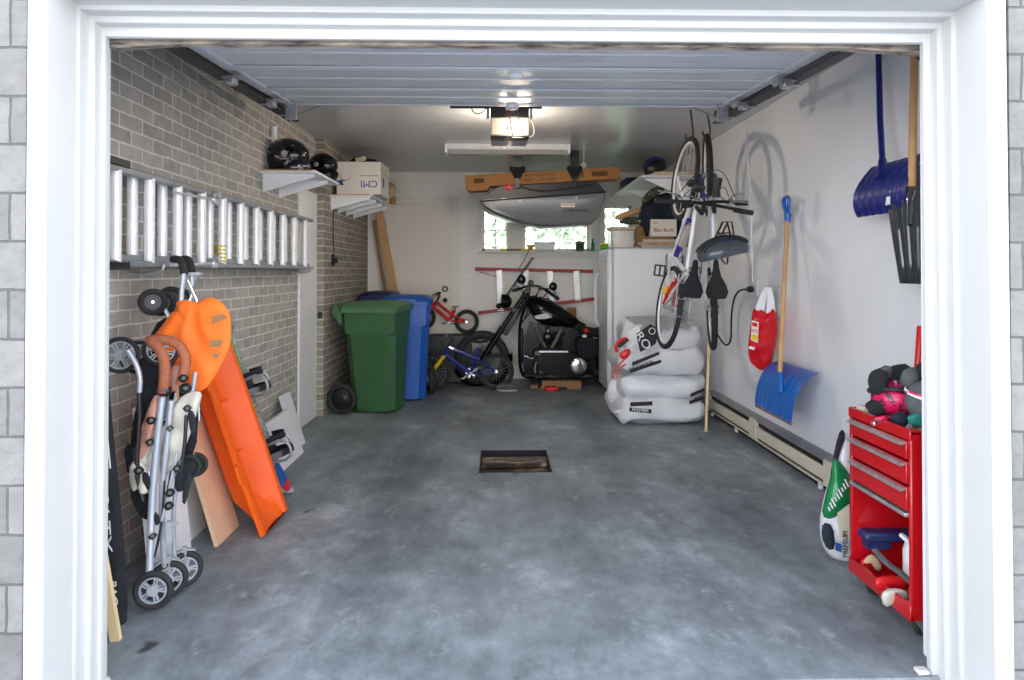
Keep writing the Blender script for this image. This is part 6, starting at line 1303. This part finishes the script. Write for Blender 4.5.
# lower bay
bz = cz0+.013
def lw(pts, mat, Y, th, name, lab, cat, nz=.02): m = MB(); m.puff([P3(x, y, Y) for x, y in pts], (-.6, -1, .2), th, rings=7, nz=nz, f=14); return tag(m.build(name, mat, None, smooth=60), lab, cat)
o = MB().bb((1.58, 2.90, .235), (1.86, 3.02, .275), bev=.01).bb((1.60, 2.92, .20), (1.7, 3.0, .24)).build('blue_case', 'navy_pl'); tag(o, 'dark blue plastic case at the far end of the cart bottom', 'case')
lw([(856, 565), (862, 555), (872, 558), (876, 570), (868, 582), (858, 578)], 'red_pl', 2.93, .03, 'knee_pad', 'red knee pad at the far end of the cart bottom', 'pad')
lw([(870, 578), (884, 573), (906, 576), (908, 588), (890, 592), (876, 590)], 'red_pl', 2.74, .03, 'knee_pad', 'long red knee pad across the middle of the cart bottom', 'pad')
lw([(878, 592), (888, 586), (904, 588), (907, 598), (894, 602), (882, 606)], 'cream_cloth', 2.66, .02, 'canvas_glove', 'cream canvas glove hanging over the cart bottom edge', 'glove', .03)
lw([(860, 562), (868, 552), (876, 556), (882, 566), (876, 572), (868, 560)], 'tan', 2.90, .02, 'canvas_strap', 'tan canvas strap looped over the far red pad', 'strap')
m = MB(); m.tube([P3(873, 548, 2.84), P3(885, 562, 2.78), P3(900, 572, 2.72), P3(908, 580, 2.7)], .016, smooth=1, flat=.4); tag(m.build('grey_belt', 'greycloth'), 'grey belt lying diagonally over the red pads', 'belt')
o = MB().lathe((1.74, 2.80, bz), (0, 0, 1), [(.045, 0), (.055, .01), (.055, .13), (.045, .17), (.018, .19), (.018, .21)], 20).build('white_bottle', 'white'); tag(o, 'white plastic bottle standing in the lower bay of the cart', 'bottle')
tag(MB().bar(P3(899, 533, 2.8), P3(908, 541, 2.76), .02, .016, bev=.003).build('white_stick', 'white'), 'short white stick resting inside the upper lower bay of the cart', 'stick')

# ---- floor pit with its rusty grate
t = thing('floor_drain', 'rectangular floor drain with rusty wet grate in the middle of the floor', 'drain', ((PX0+PX1)/2, (PY0+PY1)/2, -.10))
MB().bb((PX0, PY0, -.16), (PX1, PY1, -.06)).build('pit_bottom', 'rust', t)
m = MB()
for a, b in (((PX0, PY0), (PX1, PY0+.012)), ((PX0, PY1-.012), (PX1, PY1)), ((PX0, PY0), (PX0+.012, PY1)), ((PX1-.012, PY0), (PX1, PY1))): m.bb((a[0], a[1], -.07), (b[0], b[1], .003))
m.build('frame', 'dark', t)
m = MB(); m.bb((PX0+.012, PY0+.30, -.055), (PX1-.012, PY1-.10, -.02), bev=.004); m.build('plank_cover', 'rust', t)
# ================================================================== LIGHT
w = bpy.data.worlds.new('sky'); bpy.context.scene.world = w; w.use_nodes = True
nt = w.node_tree; bg = nt.nodes['Background']
tc = N(nt, 'ShaderNodeTexCoord'); sp = N(nt, 'ShaderNodeSeparateXYZ'); nt.links.new(tc.outputs['Generated'], sp.inputs[0])
r = ramp(nt, [(0, (.16, .16, .16)), (.40, (.26, .26, .26)), (.47, (.86, .86, .86)), (.56, (.90, .93, .97)), (.66, (.42, .46, .52)), (1, (.26, .31, .38))])
mr = N(nt, 'ShaderNodeMapRange'); mr.inputs[1].default_value = -1; mr.inputs[2].default_value = 1
nt.links.new(sp.outputs[2], mr.inputs[0]); nt.links.new(mr.outputs[0], r.inputs['Fac']); nt.links.new(r.outputs[0], bg.inputs[0]); bg.inputs[1].default_value = 2.3
la = bpy.data.lights.new('opener_bulb', 'POINT'); la.energy = 1.8; la.color = (1, .86, .68); la.shadow_soft_size = .11
lo = bpy.data.objects.new('opener_bulb', la); C.objects.link(lo); lo.location = BULB
lb = la.copy(); lb.energy = 9; lb.shadow_soft_size = .06; lp = bpy.data.objects.new('back_wall_fill', lb); C.objects.link(lp); lp.location = BACK_FILL  # added fill lamp, brightens the back wall; only the front bulb is real
sc = bpy.context.scene
sc.view_settings.view_transform = 'Standard'; sc.view_settings.look = 'None'; sc.view_settings.gamma = 1; sc.view_settings.use_curve_mapping = False
sc.view_settings.exposure = 1.74
sc.cycles.use_denoising = True; sc.cycles.max_bounces = 14; sc.cycles.diffuse_bounces = 8; sc.cycles.glossy_bounces = 5; sc.cycles.transparent_max_bounces = 12
sc.cycles.caustics_reflective = False; sc.cycles.caustics_refractive = False
sc.cycles.sample_clamp_indirect = 8
